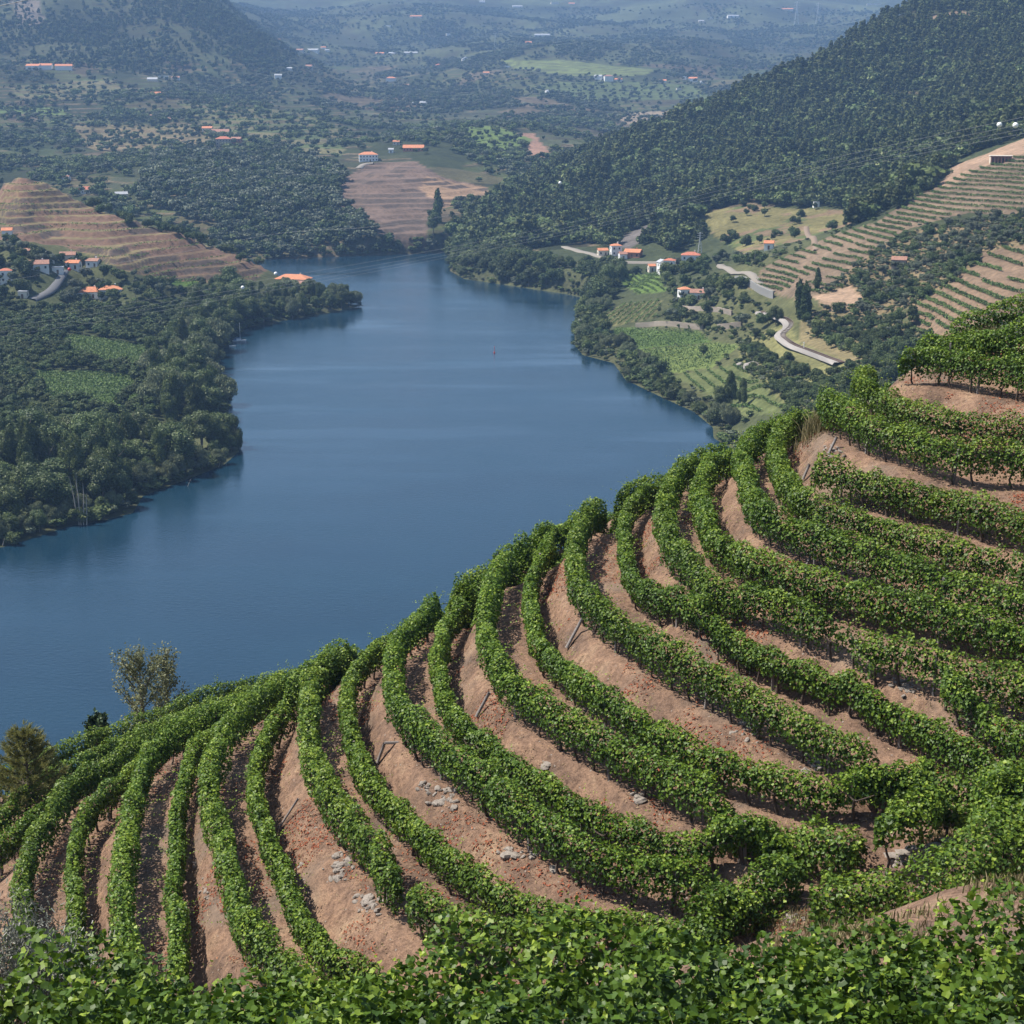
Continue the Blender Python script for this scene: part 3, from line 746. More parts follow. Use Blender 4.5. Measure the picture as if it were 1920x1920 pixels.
# --- what covers the land: outlines of fields, woods and bare ground (edges made irregular by noise)
def visible_grid():
    a = (TZ - CAM_Z) / TY
    run = np.maximum.accumulate(a, axis=0)
    return a >= run - 1e-4
wx = 5.0 * fbm(TX, TY, 30, 21, 2) * np.clip(900 / TY, 0.3, 1.6); wy = 2.2 * fbm(TX, TY, 30, 27, 2) * np.clip(900 / TY, 0.3, 1.6)
JX, JY = PXX + wx, PYY + wy
def area(poly, dmin=0, dmax=1e9, jit=True):
    return in_poly(JX if jit else PXX, JY if jit else PYY, poly) & (TY > dmin) & (TY < dmax) & (RD > 1.0)

POLY = dict(
 brown_hill=[(-40,322),(0,322),(100,336),(185,388),(270,413),(345,435),(450,478),(503,503),(470,527),(420,533),(340,522),(240,508),(165,475),(110,458),(-40,442)],
 far_brown=[(660,322),(690,307),(780,302),(830,332),(915,350),(910,370),(840,387),(806,397),(802,470),(750,462),(690,422),(640,387),(640,347)],
 pale_slope=[(798,330),(917,350),(912,372),(830,388),(785,350)],
 upper_terr=[(1395,535),(1430,500),(1500,470),(1560,440),(1640,415),(1720,365),(1800,325),(1930,283),(1930,402),(1820,397),(1760,412),(1690,434),(1640,482),(1600,502),(1585,545),(1500,562)],
 lower_terr=[(1930,452),(1850,468),(1790,500),(1745,525),(1695,572),(1705,605),(1760,640),(1930,590)],
 bare_top=[(1756,350),(1790,312),(1850,290),(1930,252),(1930,284),(1830,316),(1775,352)],
 grass_hill=[(1310,400),(1400,385),(1480,390),(1590,395),(1597,418),(1560,434),(1480,476),(1440,500),(1400,482),(1330,432)],
 gully=[(1600,502),(1700,432),(1930,402),(1930,458),(1850,470),(1720,572),(1640,595),(1540,590),(1530,560)],
 bare_gully=[(1522,556),(1600,535),(1625,560),(1560,592)],
 rail_slope=[(1500,585),(1640,595),(1700,610),(1770,640),(1700,690),(1550,668),(1500,640)],
 low_slope=[(1380,640),(1480,610),(1500,645),(1600,680),(1760,650),(1760,720),(1600,800),(1480,790),(1470,755),(1440,720),(1380,690)],
 field_a=[(1120,592),(1170,570),(1243,562),(1228,598),(1150,614)],
 field_b=[(1150,616),(1310,622),(1332,640),(1200,656),(1152,640)],
 field_c=[(1195,658),(1340,642),(1385,652),(1330,690),(1245,702),(1203,682)],
 field_d=[(1262,704),(1380,684),(1450,738),(1482,765),(1400,780),(1330,742)],
 field_e=[(1168,512),(1232,515),(1252,545),(1200,552),(1163,530)],
 meadow_a=[(60,698),(150,698),(245,704),(264,738),(200,768),(80,748)],
 meadow_b=[(115,628),(180,634),(300,655),(368,690),(340,706),(240,692),(130,670)],
 meadow_c=[(268,520),(376,522),(376,536),(270,532)],
 far_green=[(935,113),(1050,113),(1225,130),(1212,142),(1060,142),(960,127)],
 far_terr=[(330,188),(560,210),(655,250),(640,292),(500,272),(400,252)],
 left_field_a=[(20,162),(200,145),(245,165),(140,187),(30,182)],
 left_field_b=[(-20,198),(130,204),(120,216),(-20,213)],
 left_field_c=[(130,230),(400,236),(392,272),(230,292),(150,272)],
 quarry=[(1140,216),(1240,208),(1330,198),(1325,226),(1210,247)],
 red_scar=[(972,250),(1000,250),(1035,292),(1005,300)],
 hillock_green=[(870,238),(930,236),(1000,262),(960,285),(880,272)],
 manor_fields=[(1000,160),(1120,150),(1300,160),(1340,185),(1100,190)],
 scar_a=[(1395,348),(1440,338),(1425,368)], scar_b=[(1720,36),(1800,18),(1832,30),(1742,52)], rock_slide=[(1148,452),(1240,408),(1254,414),(1180,470)],
 mount_rock=[(20,0),(75,0),(85,45),(40,50)],
)
SOILC = dict(brown_hill=(.160,.102,.073), far_brown=(.135,.098,.078), pale_slope=(.235,.16,.105), upper_terr=(.165,.125,.088), lower_terr=(.170,.122,.084), bare_top=(.27,.19,.135),
 grass_hill=(.150,.138,.062), gully=(.165,.130,.075), bare_gully=(.28,.20,.14), rail_slope=(.165,.140,.075), low_slope=(.150,.150,.065),
 field_a=(.13,.13,.06), field_b=(.085,.135,.036), field_c=(.125,.165,.050), field_d=(.100,.120,.048), field_e=(.095,.150,.038), meadow_a=(.070,.115,.030), meadow_b=(.070,.112,.032), meadow_c=(.095,.16,.036),
 far_green=(.13,.16,.055), far_terr=(.085,.115,.045), left_field_a=(.10,.125,.055), left_field_b=(.11,.16,.055), left_field_c=(.15,.135,.07), quarry=(.22,.18,.13), red_scar=(.24,.15,.11), hillock_green=(.10,.145,.045), manor_fields=(.085,.115,.045), mount_rock=(.14,.12,.10), scar_a=(.17,.115,.08), scar_b=(.19,.14,.10), rock_slide=(.12,.11,.105))
RANGE = dict(brown_hill=(780,1010), far_brown=(1050,1700), pale_slope=(1050,1700), upper_terr=(600,930), lower_terr=(450,680), bare_top=(700,1000), grass_hill=(880,1120), gully=(560,860), rail_slope=(480,720), low_slope=(450,760))
COVER = np.empty(TX.shape + (3,)); COVER[:] = (.062, .072, .034)
big = fbm(TX, TY, 160, 41, 3)[..., None]
COVER += np.clip(big, -0.4, 1.2) * np.array([.035, .030, .012])
COVER[TY > 2000] = COVER[TY > 2000] * 0.9 + np.array([.02, .018, .008]) * (fbm(TX, TY, 90, 45, 2)[TY > 2000][:, None] > 0.25)
# patchwork of small holdings up the valley
nf = 900
fx_, fy_ = rng.uniform(-0.5, 0.45, nf), np.exp(rng.uniform(math.log(1080), math.log(5200), nf)); fx_ = fx_ * fy_
pal = np.array([(.060,.072,.034),(.052,.066,.030),(.085,.105,.042),(.105,.125,.052),(.070,.088,.040),(.125,.118,.062),(.150,.122,.078),(.085,.098,.055),(.060,.080,.034)])
fid = np.full(TX.shape, -1); sel = TY > 1050
qx, qy = (TX / TY)[sel] + 0.004 * noise2(TX[sel], TY[sel], 60, 5), np.log(TY[sel]) + 0.02 * noise2(TX[sel], TY[sel], 70, 6)
best = np.full(qx.shape, 9e9); bi = np.zeros(qx.shape, int)
for i in range(nf):
    d2 = ((qx - fx_[i] / fy_[i]) * 1.0) ** 2 + ((qy - math.log(fy_[i])) * 0.55) ** 2
    c_ = d2 < best; best[c_] = d2[c_]; bi[c_] = i
fid[sel] = bi
fcol = pal[rng.integers(0, len(pal), nf)] * rng.uniform(0.85, 1.15, (nf, 1)); fdens = rng.choice([0.05, 0.25, 0.8, 1.3, 1.6], nf)
COVER[sel] = fcol[bi] * 0.72 * (0.9 + 0.25 * big[sel]); hi_ = sel & (TZ > 150); COVER[hi_] = np.array([.058, .068, .034]) * (1.0 + 0.5 * big[hi_])
FDENS = np.where(fid >= 0, fdens[np.maximum(fid, 0)], 1.0)
tl = sel & (np.abs(((TZ / 4.5 + 0.6 * noise2(TX, TY, 60, 8)) % 1.0) - 0.5) > 0.30) & (np.isin(np.maximum(fid, 0) % 3, [0, 1]))
COVER[tl] = COVER[tl] * 0.45 + np.array([.022, .018, .012])
ll = sel & ((np.abs(((TZ / 4.5 + 0.6 * noise2(TX, TY, 60, 8)) % 1.0) - 0.10) < 0.07)) & (np.isin(np.maximum(fid, 0) % 5, [0, 2])) & (TZ < 150); COVER[ll] = (.125, .102, .066)
MASK = {}
for k, poly in POLY.items():
    d0, d1 = RANGE.get(k, (0, 1e9)); m = area(poly, d0, d1); MASK[k] = m
    COVER[m] = SOILC[k]
# the flat land by the river on the left is orchard and market garden
COVER[(RD > 0) & (RD < 6)] = COVER[(RD > 0) & (RD < 6)] * 0.7 + np.array([.07, .065, .04]) * 0.3

for k in ('left_field_a', 'left_field_b', 'left_field_c', 'far_terr', 'manor_fields', 'far_green'):
    m = MASK[k] & (np.abs(((TZ / 3.0 + 0.9 * noise2(TX, TY, 50, 18)) % 1.0) - 0.5) > 0.28); COVER[m] = COVER[m] * 0.5 + np.array([.02, .018, .012])
gh = MASK['grass_hill'] & (fbm(TX, TY, 22, 14, 3) > 0.1); COVER[gh] = (.085, .105, .042)
gh = MASK['grass_hill'] & (fbm(TX, TY, 16, 15, 3) < -0.35); COVER[gh] = (.17, .125, .08)
# --- terraces cut into the slopes
TZ0 = TZ.copy()
def stepped(z, dz, tread=0.55):
    k = np.floor(z / dz); f = z / dz - k
    s = np.clip((f - tread) / (1 - tread), 0, 1)
    return dz * (k + s * s * (3 - 2 * s) * 0.92 + f * 0.08)
TERR = dict(brown_hill=3.1, far_brown=2.7, upper_terr=1.7, lower_terr=1.9, far_terr=5.0, left_field_a=6.0, left_field_c=6.0)
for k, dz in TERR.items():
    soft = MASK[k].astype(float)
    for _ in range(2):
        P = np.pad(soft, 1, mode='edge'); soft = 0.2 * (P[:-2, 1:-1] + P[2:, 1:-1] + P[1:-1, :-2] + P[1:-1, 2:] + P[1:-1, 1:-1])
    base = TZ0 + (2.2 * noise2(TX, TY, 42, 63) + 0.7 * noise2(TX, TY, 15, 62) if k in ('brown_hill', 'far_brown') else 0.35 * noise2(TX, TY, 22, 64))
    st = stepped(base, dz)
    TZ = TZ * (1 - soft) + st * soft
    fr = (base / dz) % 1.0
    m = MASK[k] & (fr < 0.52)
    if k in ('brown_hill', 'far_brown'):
        w_ = MASK[k] & (fr > 0.60) & (noise2(TX, TY, 26, 77) > -0.05); COVER[w_] = (.085, .066, .054)  # dry stone riser walls, colour darkened to paint in the shade on them
    if k == 'brown_hill': COVER[m] = COVER[m] * 0.72 + np.array([.045, .056, .018]) * (0.4 + 0.8 * (noise2(TX, TY, 40, 71)[m][:, None] > -0.1))
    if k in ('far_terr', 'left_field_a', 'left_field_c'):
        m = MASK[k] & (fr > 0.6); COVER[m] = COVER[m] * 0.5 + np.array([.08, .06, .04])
TZ[RD <= 0] = TZ0[RD <= 0]

M_GROUND, t, p, out = new_mat('valley_ground')
at = t.nodes.new('ShaderNodeAttribute'); at.attribute_name = 'cover'
pos = world_pos(t)
n1 = tex_noise(t, 0.035, 5, 0.6, pos); n2 = tex_noise(t, 0.35, 5, 0.7, pos)
v1 = ramp(t, n1.outputs[0], [(0.3, (0.72, 0.72, 0.70)), (0.7, (1.25, 1.22, 1.2))])
v2 = ramp(t, n2.outputs[0], [(0.3, (0.60, 0.62, 0.60)), (0.7, (1.35, 1.3, 1.28))])
c = mix(t, at.outputs['Color'], v1, 1.0, 'MULTIPLY'); c = mix(t, c, v2, 1.0, 'MULTIPLY')
t.links.new(c, p.inputs['Base Color']); p.inputs['Roughness'].default_value = 0.95; p.inputs['Specular IOR Level'].default_value = 0.1
b = t.nodes.new('ShaderNodeBump'); b.inputs['Strength'].default_value = 0.8; b.inputs['Distance'].default_value = 0.8
t.links.new(n2.outputs[0], b.inputs['Height']); t.links.new(b.outputs[0], p.inputs['Normal'])
fq = grid_faces(len(us), len(ys)); fq = fq[(TZ.ravel()[fq] > -3.5).any(1)]            # nothing is built deep under the river
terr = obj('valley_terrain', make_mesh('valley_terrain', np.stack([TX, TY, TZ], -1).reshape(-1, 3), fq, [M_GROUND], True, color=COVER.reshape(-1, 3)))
tag(terr, kind='structure')
VIS = visible_grid() & (RD > 0)

lny = np.log(ys)
def far_z(x, y, Z=None):
    Z = TZ if Z is None else Z
    x = np.asarray(x, float); y = np.asarray(y, float)
    u = np.clip((x / y - us[0]) / (us[1] - us[0]), 0, len(us) - 1.001); i = u.astype(int); fx = u - i
    j = np.clip(np.searchsorted(ys, y) - 1, 0, len(ys) - 2); fy = np.clip((y - ys[j]) / (ys[j + 1] - ys[j]), 0, 1)
    return (Z[j, i] * (1 - fx) + Z[j, i + 1] * fx) * (1 - fy) + (Z[j + 1, i] * (1 - fx) + Z[j + 1, i + 1] * fx) * fy
def far_hit(px, py, d0=380.0, d1=7000.0):
    """the first point of the land beyond the river along a line of sight"""
    rx, ry, rz = ray(px, py)
    d = np.exp(np.arange(math.log(d0), math.log(d1), 0.0006)); t_ = d / ry
    x = rx * t_; z = CAM_Z + rz * t_; g = np.maximum(far_z(x, d), 0.0)
    k = int(np.argmax(z <= g))
    return np.array([x[k], d[k], g[k]])

# --- the river
M_WATER, t, p, out = new_mat('river_water')
pos = world_pos(t)
mp = t.nodes.new('ShaderNodeMapping'); mp.inputs['Scale'].default_value = (1.0, 1.7, 1.0); mp.inputs['Rotation'].default_value = (0, 0, 0.35)
t.links.new(pos, mp.inputs['Vector'])
w1 = tex_noise(t, 0.55, 4, 0.62, mp.outputs[0]); mq = t.nodes.new('ShaderNodeMapping'); mq.inputs['Scale'].default_value = (0.5, 2.4, 1.0); mq.inputs['Rotation'].default_value = (0, 0, 0.15); t.links.new(pos, mq.inputs['Vector']); w3 = tex_noise(t, 0.011, 5, 0.6, mq.outputs[0]); w2 = tex_noise(t, 0.012, 4, 0.6, mp.outputs[0])
deep = ramp(t, w2.outputs[0], [(0.35, (0.005, 0.022, 0.040)), (0.65, (0.008, 0.030, 0.052))])
t.links.new(deep, p.inputs['Base Color'])
rg = ramp(t, w2.outputs[0], [(0.42, (0.06,) * 3), (0.58, (0.17,) * 3)])
t.links.new(rg, p.inputs['Roughness'])
p.inputs['IOR'].default_value = 1.333
b = t.nodes.new('ShaderNodeBump'); b.inputs['Strength'].default_value = 1.0; b.inputs['Distance'].default_value = 0.11
calm = ramp(t, w3.outputs[0], [(0.36, (0.30,) * 3), (0.48, (0.85,) * 3), (0.66, (1.0,) * 3)]); t.links.new(calm, b.inputs['Strength'])
t.links.new(w1.outputs[0], b.inputs['Height']); t.links.new(b.outputs[0], p.inputs['Normal'])
wv = np.array([(-900, -300, 0), (300, -300, 0), (300, 1250, 0), (-900, 1250, 0)], float)
river = obj('river', make_mesh('river', wv, np.array([[0, 1, 2, 3]]), [M_WATER])); tag(river, kind='structure')

# --- the air
hm = bpy.data.materials.new('haze'); hm.use_nodes = True; t = hm.node_tree; t.nodes.clear()
out = t.nodes.new('ShaderNodeOutputMaterial'); pv = t.nodes.new('ShaderNodeVolumePrincipled')
pv.inputs['Color'].default_value = (0.34, 0.58, 1.0, 1); pv.inputs['Density'].default_value = 0.000115; pv.inputs['Anisotropy'].default_value = 0.0
t.links.new(pv.outputs[0], out.inputs['Volume'])
try: hm.cycles.homogeneous_volume = True
except Exception: pass
haze = obj('haze', MB().box((0, 3500, 375), (9000, 8200, 770)).mesh('haze', [hm])); tag(haze, kind='stuff')

# --- roads and the railway, kept clear of trees
ROADS = [([(1058,463),(1085,471),(1115,478),(1142,486),(1170,492),(1212,492),(1240,492)],4.0,'pale'),([(1352,497),(1390,511),(1425,532),(1452,548)],4.0,'pale'),([(58,562),(95,543),(112,518),(118,508)],5,'tar'),([(362,287),(385,278),(404,270)],6,'pale'),([(180,308),(212,303),(240,301)],5,'pale'),([(671,316),(684,308),(700,306)],5,'pale'),([(848,182),(872,186)],7,'pale'),([(1512,426),(1526,446),(1531,470)],2.5,'earth')]
RAILWAY = [(1430,586),(1462,594),(1478,601),(1485,610),(1477,620),(1467,630),(1482,643),(1510,656),(1548,670),(1580,682)]
CLEAR = np.zeros(TX.shape, bool)
for pts, w in [(r_[0], r_[1]) for r_ in ROADS[:3] + ROADS[7:]] + [(RAILWAY, 7.0)]:
    wp = np.array([far_hit(*p_) for p_ in pts]); qq, _ = resample(wp, 3.0)
    for a_, b_, _z in qq:
        jj_ = np.searchsorted(ys, [b_ - 16, b_ + 6]); sl_ = slice(jj_[0], jj_[1])
        CLEAR[sl_] |= (np.abs(TX[sl_] - a_ * TY[sl_] / b_) < w * 0.5 + 2.5) & (TY[sl_] > b_ - 13) & (TY[sl_] < b_ + 4)

# =================================================================== TREES
M_DARK = leaf_mat('dark_leaf', (0.026, 0.045, 0.015), (0.060, 0.086, 0.026), (0.130, 0.160, 0.048), trans=0.14, rough=0.6, rnd=0.34, spec=0.2)
M_PINE = leaf_mat('pine_needle', (0.032, 0.046, 0.018), (0.074, 0.092, 0.032), (0.145, 0.160, 0.060), trans=0.10, rough=0.7, rnd=0.32, spec=0.15)
M_WILLOW = leaf_mat('pale_leaf', (0.080, 0.100, 0.050), (0.170, 0.195, 0.100), (0.280, 0.300, 0.170), trans=0.2, rough=0.55, rnd=0.2, spec=0.3)
M_POPLAR = leaf_mat('poplar_leaf', (0.040, 0.062, 0.020), (0.090, 0.122, 0.036), (0.170, 0.205, 0.075), trans=0.18, rough=0.5, rnd=0.25, spec=0.25)
M_OLIVE = leaf_mat('olive_leaf', (0.055, 0.070, 0.040), (0.110, 0.130, 0.080), (0.190, 0.200, 0.130), trans=0.10, rough=0.6, rnd=0.28, spec=0.25)
M_BUSH = leaf_mat('bush_leaf', (0.045, 0.070, 0.022), (0.100, 0.135, 0.040), (0.185, 0.210, 0.075), trans=0.15, rough=0.6, rnd=0.30, spec=0.2)
M_TRUNK = plain('tree_bark', (0.15, 0.12, 0.095), 0.95, 0.35, 6, 0.6)
M_PALEBARK = plain('pale_bark', (0.36, 0.32, 0.27), 0.95, 0.25, 6, 0.5)

def lobes_for(kind, r):
    L = []
    if kind == 'round':
        for _ in range(15):
            d = r.normal(0, 1, 3); d /= np.linalg.norm(d); k = r.uniform(0.35, 1.0)
            L.append((d[0] * 0.30 * k, d[1] * 0.30 * k, 0.58 + d[2] * 0.27 * k, r.uniform(0.11, 0.19)))
    elif kind == 'poplar':
        for i in range(20):
            z = r.uniform(0.16, 0.95); w = 0.15 * math.sin(math.pi * min(1, (z * 0.95 + 0.08))) + 0.02; a = r.uniform(0, 6.28)
            L.append((math.cos(a) * w * r.uniform(.3, 1), math.sin(a) * w * r.uniform(.3, 1), z, r.uniform(0.06, 0.12) * (1.15 - 0.5 * z)))
    elif kind == 'willow':
        for _ in range(18):
            d = r.normal(0, 1, 3); d /= np.linalg.norm(d); k = r.uniform(0.4, 1.0)
            L.append((d[0] * 0.42 * k, d[1] * 0.42 * k, 0.50 + d[2] * 0.34 * k, r.uniform(0.11, 0.20)))
    elif kind == 'pine':
        for i in range(17):
            z = r.uniform(0.28, 0.96); w = 0.26 * (1.02 - z) ** 0.8; a = r.uniform(0, 6.28)
            L.append((math.cos(a) * w * r.uniform(.4, 1), math.sin(a) * w * r.uniform(.4, 1), z, 0.045 + 0.09 * (1 - z) + r.uniform(0, .03)))
    elif kind == 'cypress':
        for i in range(14):
            z = 0.08 + 0.88 * i / 13; w = 0.09 * math.sin(math.pi * min(1, z * 0.85 + 0.12))
            L.append((r.normal(0, .025), r.normal(0, .025), z, w + 0.03))
    elif kind == 'bush':
        for _ in range(12):
            a = r.uniform(0, 6.28); k = r.uniform(0, 0.55)
            L.append((math.cos(a) * k, math.sin(a) * k, r.uniform(0.25, 0.75), r.uniform(0.20, 0.33)))
    elif kind == 'olive':
        for _ in range(13):
            d = r.normal(0, 1, 3); d /= np.linalg.norm(d); k = r.uniform(0.4, 1.0)
            L.append((d[0] * 0.40 * k, d[1] * 0.40 * k, 0.62 + d[2] * 0.24 * k, r.uniform(0.12, 0.20)))
    return np.array(L)

def crown_mesh(kind, seed, n, leaf, mat, name='crown'):
    r = np.random.default_rng(seed); L = lobes_for(kind, r)
    w = L[:, 3] ** 2; idx = r.choice(len(L), n, p=w / w.sum())
    d = r.normal(0, 1, (n, 3)); d[:, 2] += 0.25; d = unit(d)
    squash = np.array([1, 1, 1.7 if kind in ('poplar', 'cypress') else 0.85])
    c = L[idx, :3] + d * L[idx, 3:4] * squash * r.uniform(0.75, 1.18, (n, 1))
    dist = ((c[:, None] - L[None, :, :3]) / squash); dist = np.linalg.norm(dist, axis=-1) / L[None, :, 3]
    ok = (dist < 0.72).sum(1) == 0
    c, d, idx = c[ok], d[ok], idx[ok]; n = len(c)
    nn = unit(d + r.normal(0, 0.55, (n, 3)))
    a = unit(np.cross(nn, r.normal(0, 1, (n, 3)))); b = np.cross(nn, a)
    if kind in ('willow',):                       # sprays hang
        a = unit(np.stack([r.normal(0, .35, n), r.normal(0, .35, n), -np.ones(n)], -1)); b = unit(np.cross(nn, a)); el = 1.9
    elif kind in ('poplar', 'cypress'):
        a = unit(np.stack([r.normal(0, .4, n), r.normal(0, .4, n), np.ones(n)], -1)); b = unit(np.cross(nn, a)); el = 1.5
    else: el = 1.15
    s = leaf * r.uniform(0.6, 1.3, (n, 1))
    wv = r.uniform(0.6, 1.0, (n, 4, 1))
    q = np.stack([-a * el - b * 0.3, a * 0.1 * el - b, a * el + b * 0.2, -a * 0.2 * el + b], 1) * 0.5 * s[:, None] * wv
    v = (c[:, None] + q).reshape(-1, 3); f = np.arange(n * 4).reshape(n, 4)
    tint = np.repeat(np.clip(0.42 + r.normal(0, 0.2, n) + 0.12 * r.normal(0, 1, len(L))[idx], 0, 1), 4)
    # a leafy heart so that little light falls through
    hv, hf, ht = [], [], []; k0 = n * 4
    for (x, y, z, rad) in L:
        th = np.linspace(0, math.pi, 5)[:, None]; ph = (np.arange(6) * math.pi / 3)[None]
        p_ = np.stack([np.sin(th) * np.cos(ph), np.sin(th) * np.sin(ph), np.cos(th) + 0 * ph], -1).reshape(-1, 3) * rad * 0.80 * squash * r.uniform(0.85, 1.1, (30, 1)) + [x, y, z]
        i, j = np.meshgrid(np.arange(4), np.arange(6), indexing='ij')
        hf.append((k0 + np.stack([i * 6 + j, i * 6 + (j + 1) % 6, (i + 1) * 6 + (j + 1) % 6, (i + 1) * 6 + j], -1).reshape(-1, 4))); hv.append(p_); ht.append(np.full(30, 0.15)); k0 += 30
    return make_mesh(name, np.concatenate([v] + hv), np.concatenate([f] + hf), [mat], False, np.concatenate([tint] + ht))

def tree_trunk(seed, top=0.55, rad=0.022, mat=None, limbs=4):
    r = np.random.default_rng(seed); m = MB()
    z = np.linspace(-0.03, top, 5); x = np.cumsum(r.normal(0, 0.008, 5)); y = np.cumsum(r.normal(0, 0.008, 5))
    m.tube(np.stack([x, y, z], -1), np.linspace(rad, rad * 0.45, 5), 7)
    for i in range(limbs):
        a = r.uniform(0, 6.28); z0 = r.uniform(0.45, 0.95) * top; L_ = r.uniform(0.12, 0.24)
        m.tube(np.array([[x[2], y[2], z0], [x[2] + math.cos(a) * L_ * .5, y[2] + math.sin(a) * L_ * .5, z0 + L_ * .5], [x[2] + math.cos(a) * L_, y[2] + math.sin(a) * L_, z0 + L_ * 1.2]]), [rad * .5, rad * .35, rad * .15], 5)
    return m.mesh('trunk', [mat or M_TRUNK], True)

CROWN = {}
def proto(key, kind, mat, n, leaf, variants=3, top=0.55, rad=0.022, bark=None):
    CROWN[key] = ([crown_mesh(kind, hash(key) % 1000 + i * 7 if False else sum(map(ord, key)) + i * 7, n, leaf, mat) for i in range(variants)],
                  [tree_trunk(sum(map(ord, key)) + 50 + i, top, rad, bark) for i in range(2)])
proto('orchard', 'round', M_DARK, 2600, 0.062, 4)
proto('riverside', 'round', M_POPLAR, 7000, 0.032, 4)
proto('poplar', 'poplar', M_POPLAR, 8000, 0.024, 4, 0.8, 0.014)
proto('willow', 'willow', M_WILLOW, 7000, 0.034, 4, 0.5, 0.03)
proto('olive', 'olive', M_OLIVE, 2000, 0.07, 3, 0.5, 0.035)
proto('shrub', 'bush', M_BUSH, 1800, 0.10, 4, 0.35, 0.03)
proto('darkshrub', 'bush', M_DARK, 1800, 0.095, 3, 0.35, 0.03)
proto('pine', 'pine', M_PINE, 1600, 0.060, 3, 0.85, 0.016)
proto('cypress', 'cypress', M_DARK, 1500, 0.050, 2, 0.7, 0.016)

n_trees = 0
def tree(key, name, label, cat, x, y, z, h, group=None, wide=1.0):
    global n_trees; n_trees += 1
    cs, ts = CROWN[key]
    root = thing(name, label, cat, (x, y, z), rng.uniform(0, 6.28), group)
    k = h * rng.uniform(0.92, 1.08)
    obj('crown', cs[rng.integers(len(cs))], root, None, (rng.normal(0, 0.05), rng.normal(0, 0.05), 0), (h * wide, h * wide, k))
    obj('trunk', ts[rng.integers(len(ts))], root, None, None, (h * wide, h * wide, k))
    return root

CELL = (TY ** 2)                                            # ground area of a grid cell, relative (log-spaced rows corrected below)
CELL = TY * np.gradient(ys)[:, None]
def spots(mask, n, min_d=2.0, keep=None, dens=None):
    """n places on the land inside a mask, at least min_d metres apart"""
    w = (CELL * (mask & ~CLEAR) * (1 if dens is None else dens)).ravel()
    if w.sum() <= 0: return np.zeros((0, 3))
    idx = rng.choice(len(w), min(n * 3, int((w > 0).sum())), replace=True, p=w / w.sum())
    du = us[1] - us[0]; y = TY.ravel()[idx] + rng.uniform(-.5, .5, len(idx)) * np.gradient(ys)[np.unravel_index(idx, TY.shape)[0]]
    x = (TX.ravel()[idx] / TY.ravel()[idx] + rng.uniform(-.5, .5, len(idx)) * du) * y
    cell = {}; out = []
    taken = keep if keep is not None else {}
    for a, b in zip(x, y):
        k = (int(a // 6), int(b // 6)); hit = False
        for i in (-1, 0, 1):
            for j in (-1, 0, 1):
                for (p_, q_) in taken.get((k[0] + i, k[1] + j), ()):
                    if (p_ - a) ** 2 + (q_ - b) ** 2 < min_d * min_d: hit = True
        if hit: continue
        taken.setdefault(k, []).append((a, b)); out.append((a, b))
        if len(out) >= n: break
    o = np.array(out)
    return np.concatenate([o, far_z(o[:, 0], o[:, 1])[:, None]], 1) if len(o) else np.zeros((0, 3))

def pa(poly): return in_poly(PXX, PYY, poly) & (RD > 1.0) & (TY < 2000)
NEARV = VIS
fields = MASK['meadow_a'] | MASK['meadow_b'] | MASK['meadow_c'] | MASK['field_a'] | MASK['field_b'] | MASK['field_c'] | MASK['field_d'] | MASK['field_e']

# --- left bank
BAND_A = pa([(-60,870),(120,850),(250,835),(330,855),(440,825),(457,846),(420,873),(330,906),(268,931),(250,962),(130,987),(60,1010),(-60,1040)]) & (TY < 620)
BAND_B = pa([(285,700),(340,640),(400,650),(408,700),(434,760),(420,792),(330,800),(300,765)]) & ~fields
BAND_C = pa([(345,610),(385,565),(465,560),(462,615),(425,650),(360,650)])
BAND_D = pa([(465,560),(620,540),(686,570),(620,586),(540,600),(462,614)]) & (TY > 760)
taken = {}
def plant(mask, n, mind, hs, kinds, name, label, group, cat='tree', keep=None, wide=(0.9, 1.15)):
    for (x, y, z) in spots(mask, n, mind, keep):
        k = kinds[rng.integers(len(kinds))]
        lab = label[k] if isinstance(label, dict) else label
        tree(k, name, lab, cat, x, y, z, rng.uniform(*hs), group, rng.uniform(*wide))
near_shore = RD < 26
LB = {'poplar': 'tall narrow poplar in the dense belt along the left shore', 'riverside': 'broad green tree in the dense belt along the left shore', 'willow': 'pale silvery willow hanging over the water on the left shore'}
plant(BAND_A & (RD > 5), 60, 4.6, (13, 18), ['poplar', 'poplar', 'riverside', 'riverside'], 'riverside_tree', LB, 'trees of the left shore belt', keep=taken, wide=(1.0, 1.35))
plant(BAND_A & (RD < 12), 34, 3.5, (5, 9), ['willow', 'riverside'], 'riverside_tree', LB, 'trees of the left shore belt', keep=taken)
plant(BAND_B & (RD > 4), 40, 4.6, (12, 17), ['poplar', 'riverside', 'willow'], 'riverside_tree', LB, 'trees of the left shore belt', keep=taken, wide=(1.0, 1.3))
plant(BAND_B & near_shore, 16, 4.0, (8, 11), ['willow'], 'riverside_tree', LB, 'trees of the left shore belt', keep=taken)
plant(BAND_C, 44, 5.0, (13, 18), ['poplar', 'riverside', 'riverside'], 'riverside_tree', LB, 'trees of the left shore belt', keep=taken, wide=(1.0, 1.3))
plant(BAND_D, 62, 4.5, (7, 13), ['riverside', 'riverside', 'willow', 'poplar'], 'headland_tree', {'riverside': 'green tree on the wooded headland below the tiled farmhouse', 'willow': 'pale willow at the waterline of the wooded headland', 'poplar': 'slim poplar on the wooded headland'}, 'trees of the headland', keep=taken)
ORCH = pa([(-80,585),(330,580),(400,560),(345,640),(290,690),(305,765),(250,835),(120,852),(-80,875)]) & ~fields & (TZ < 16)
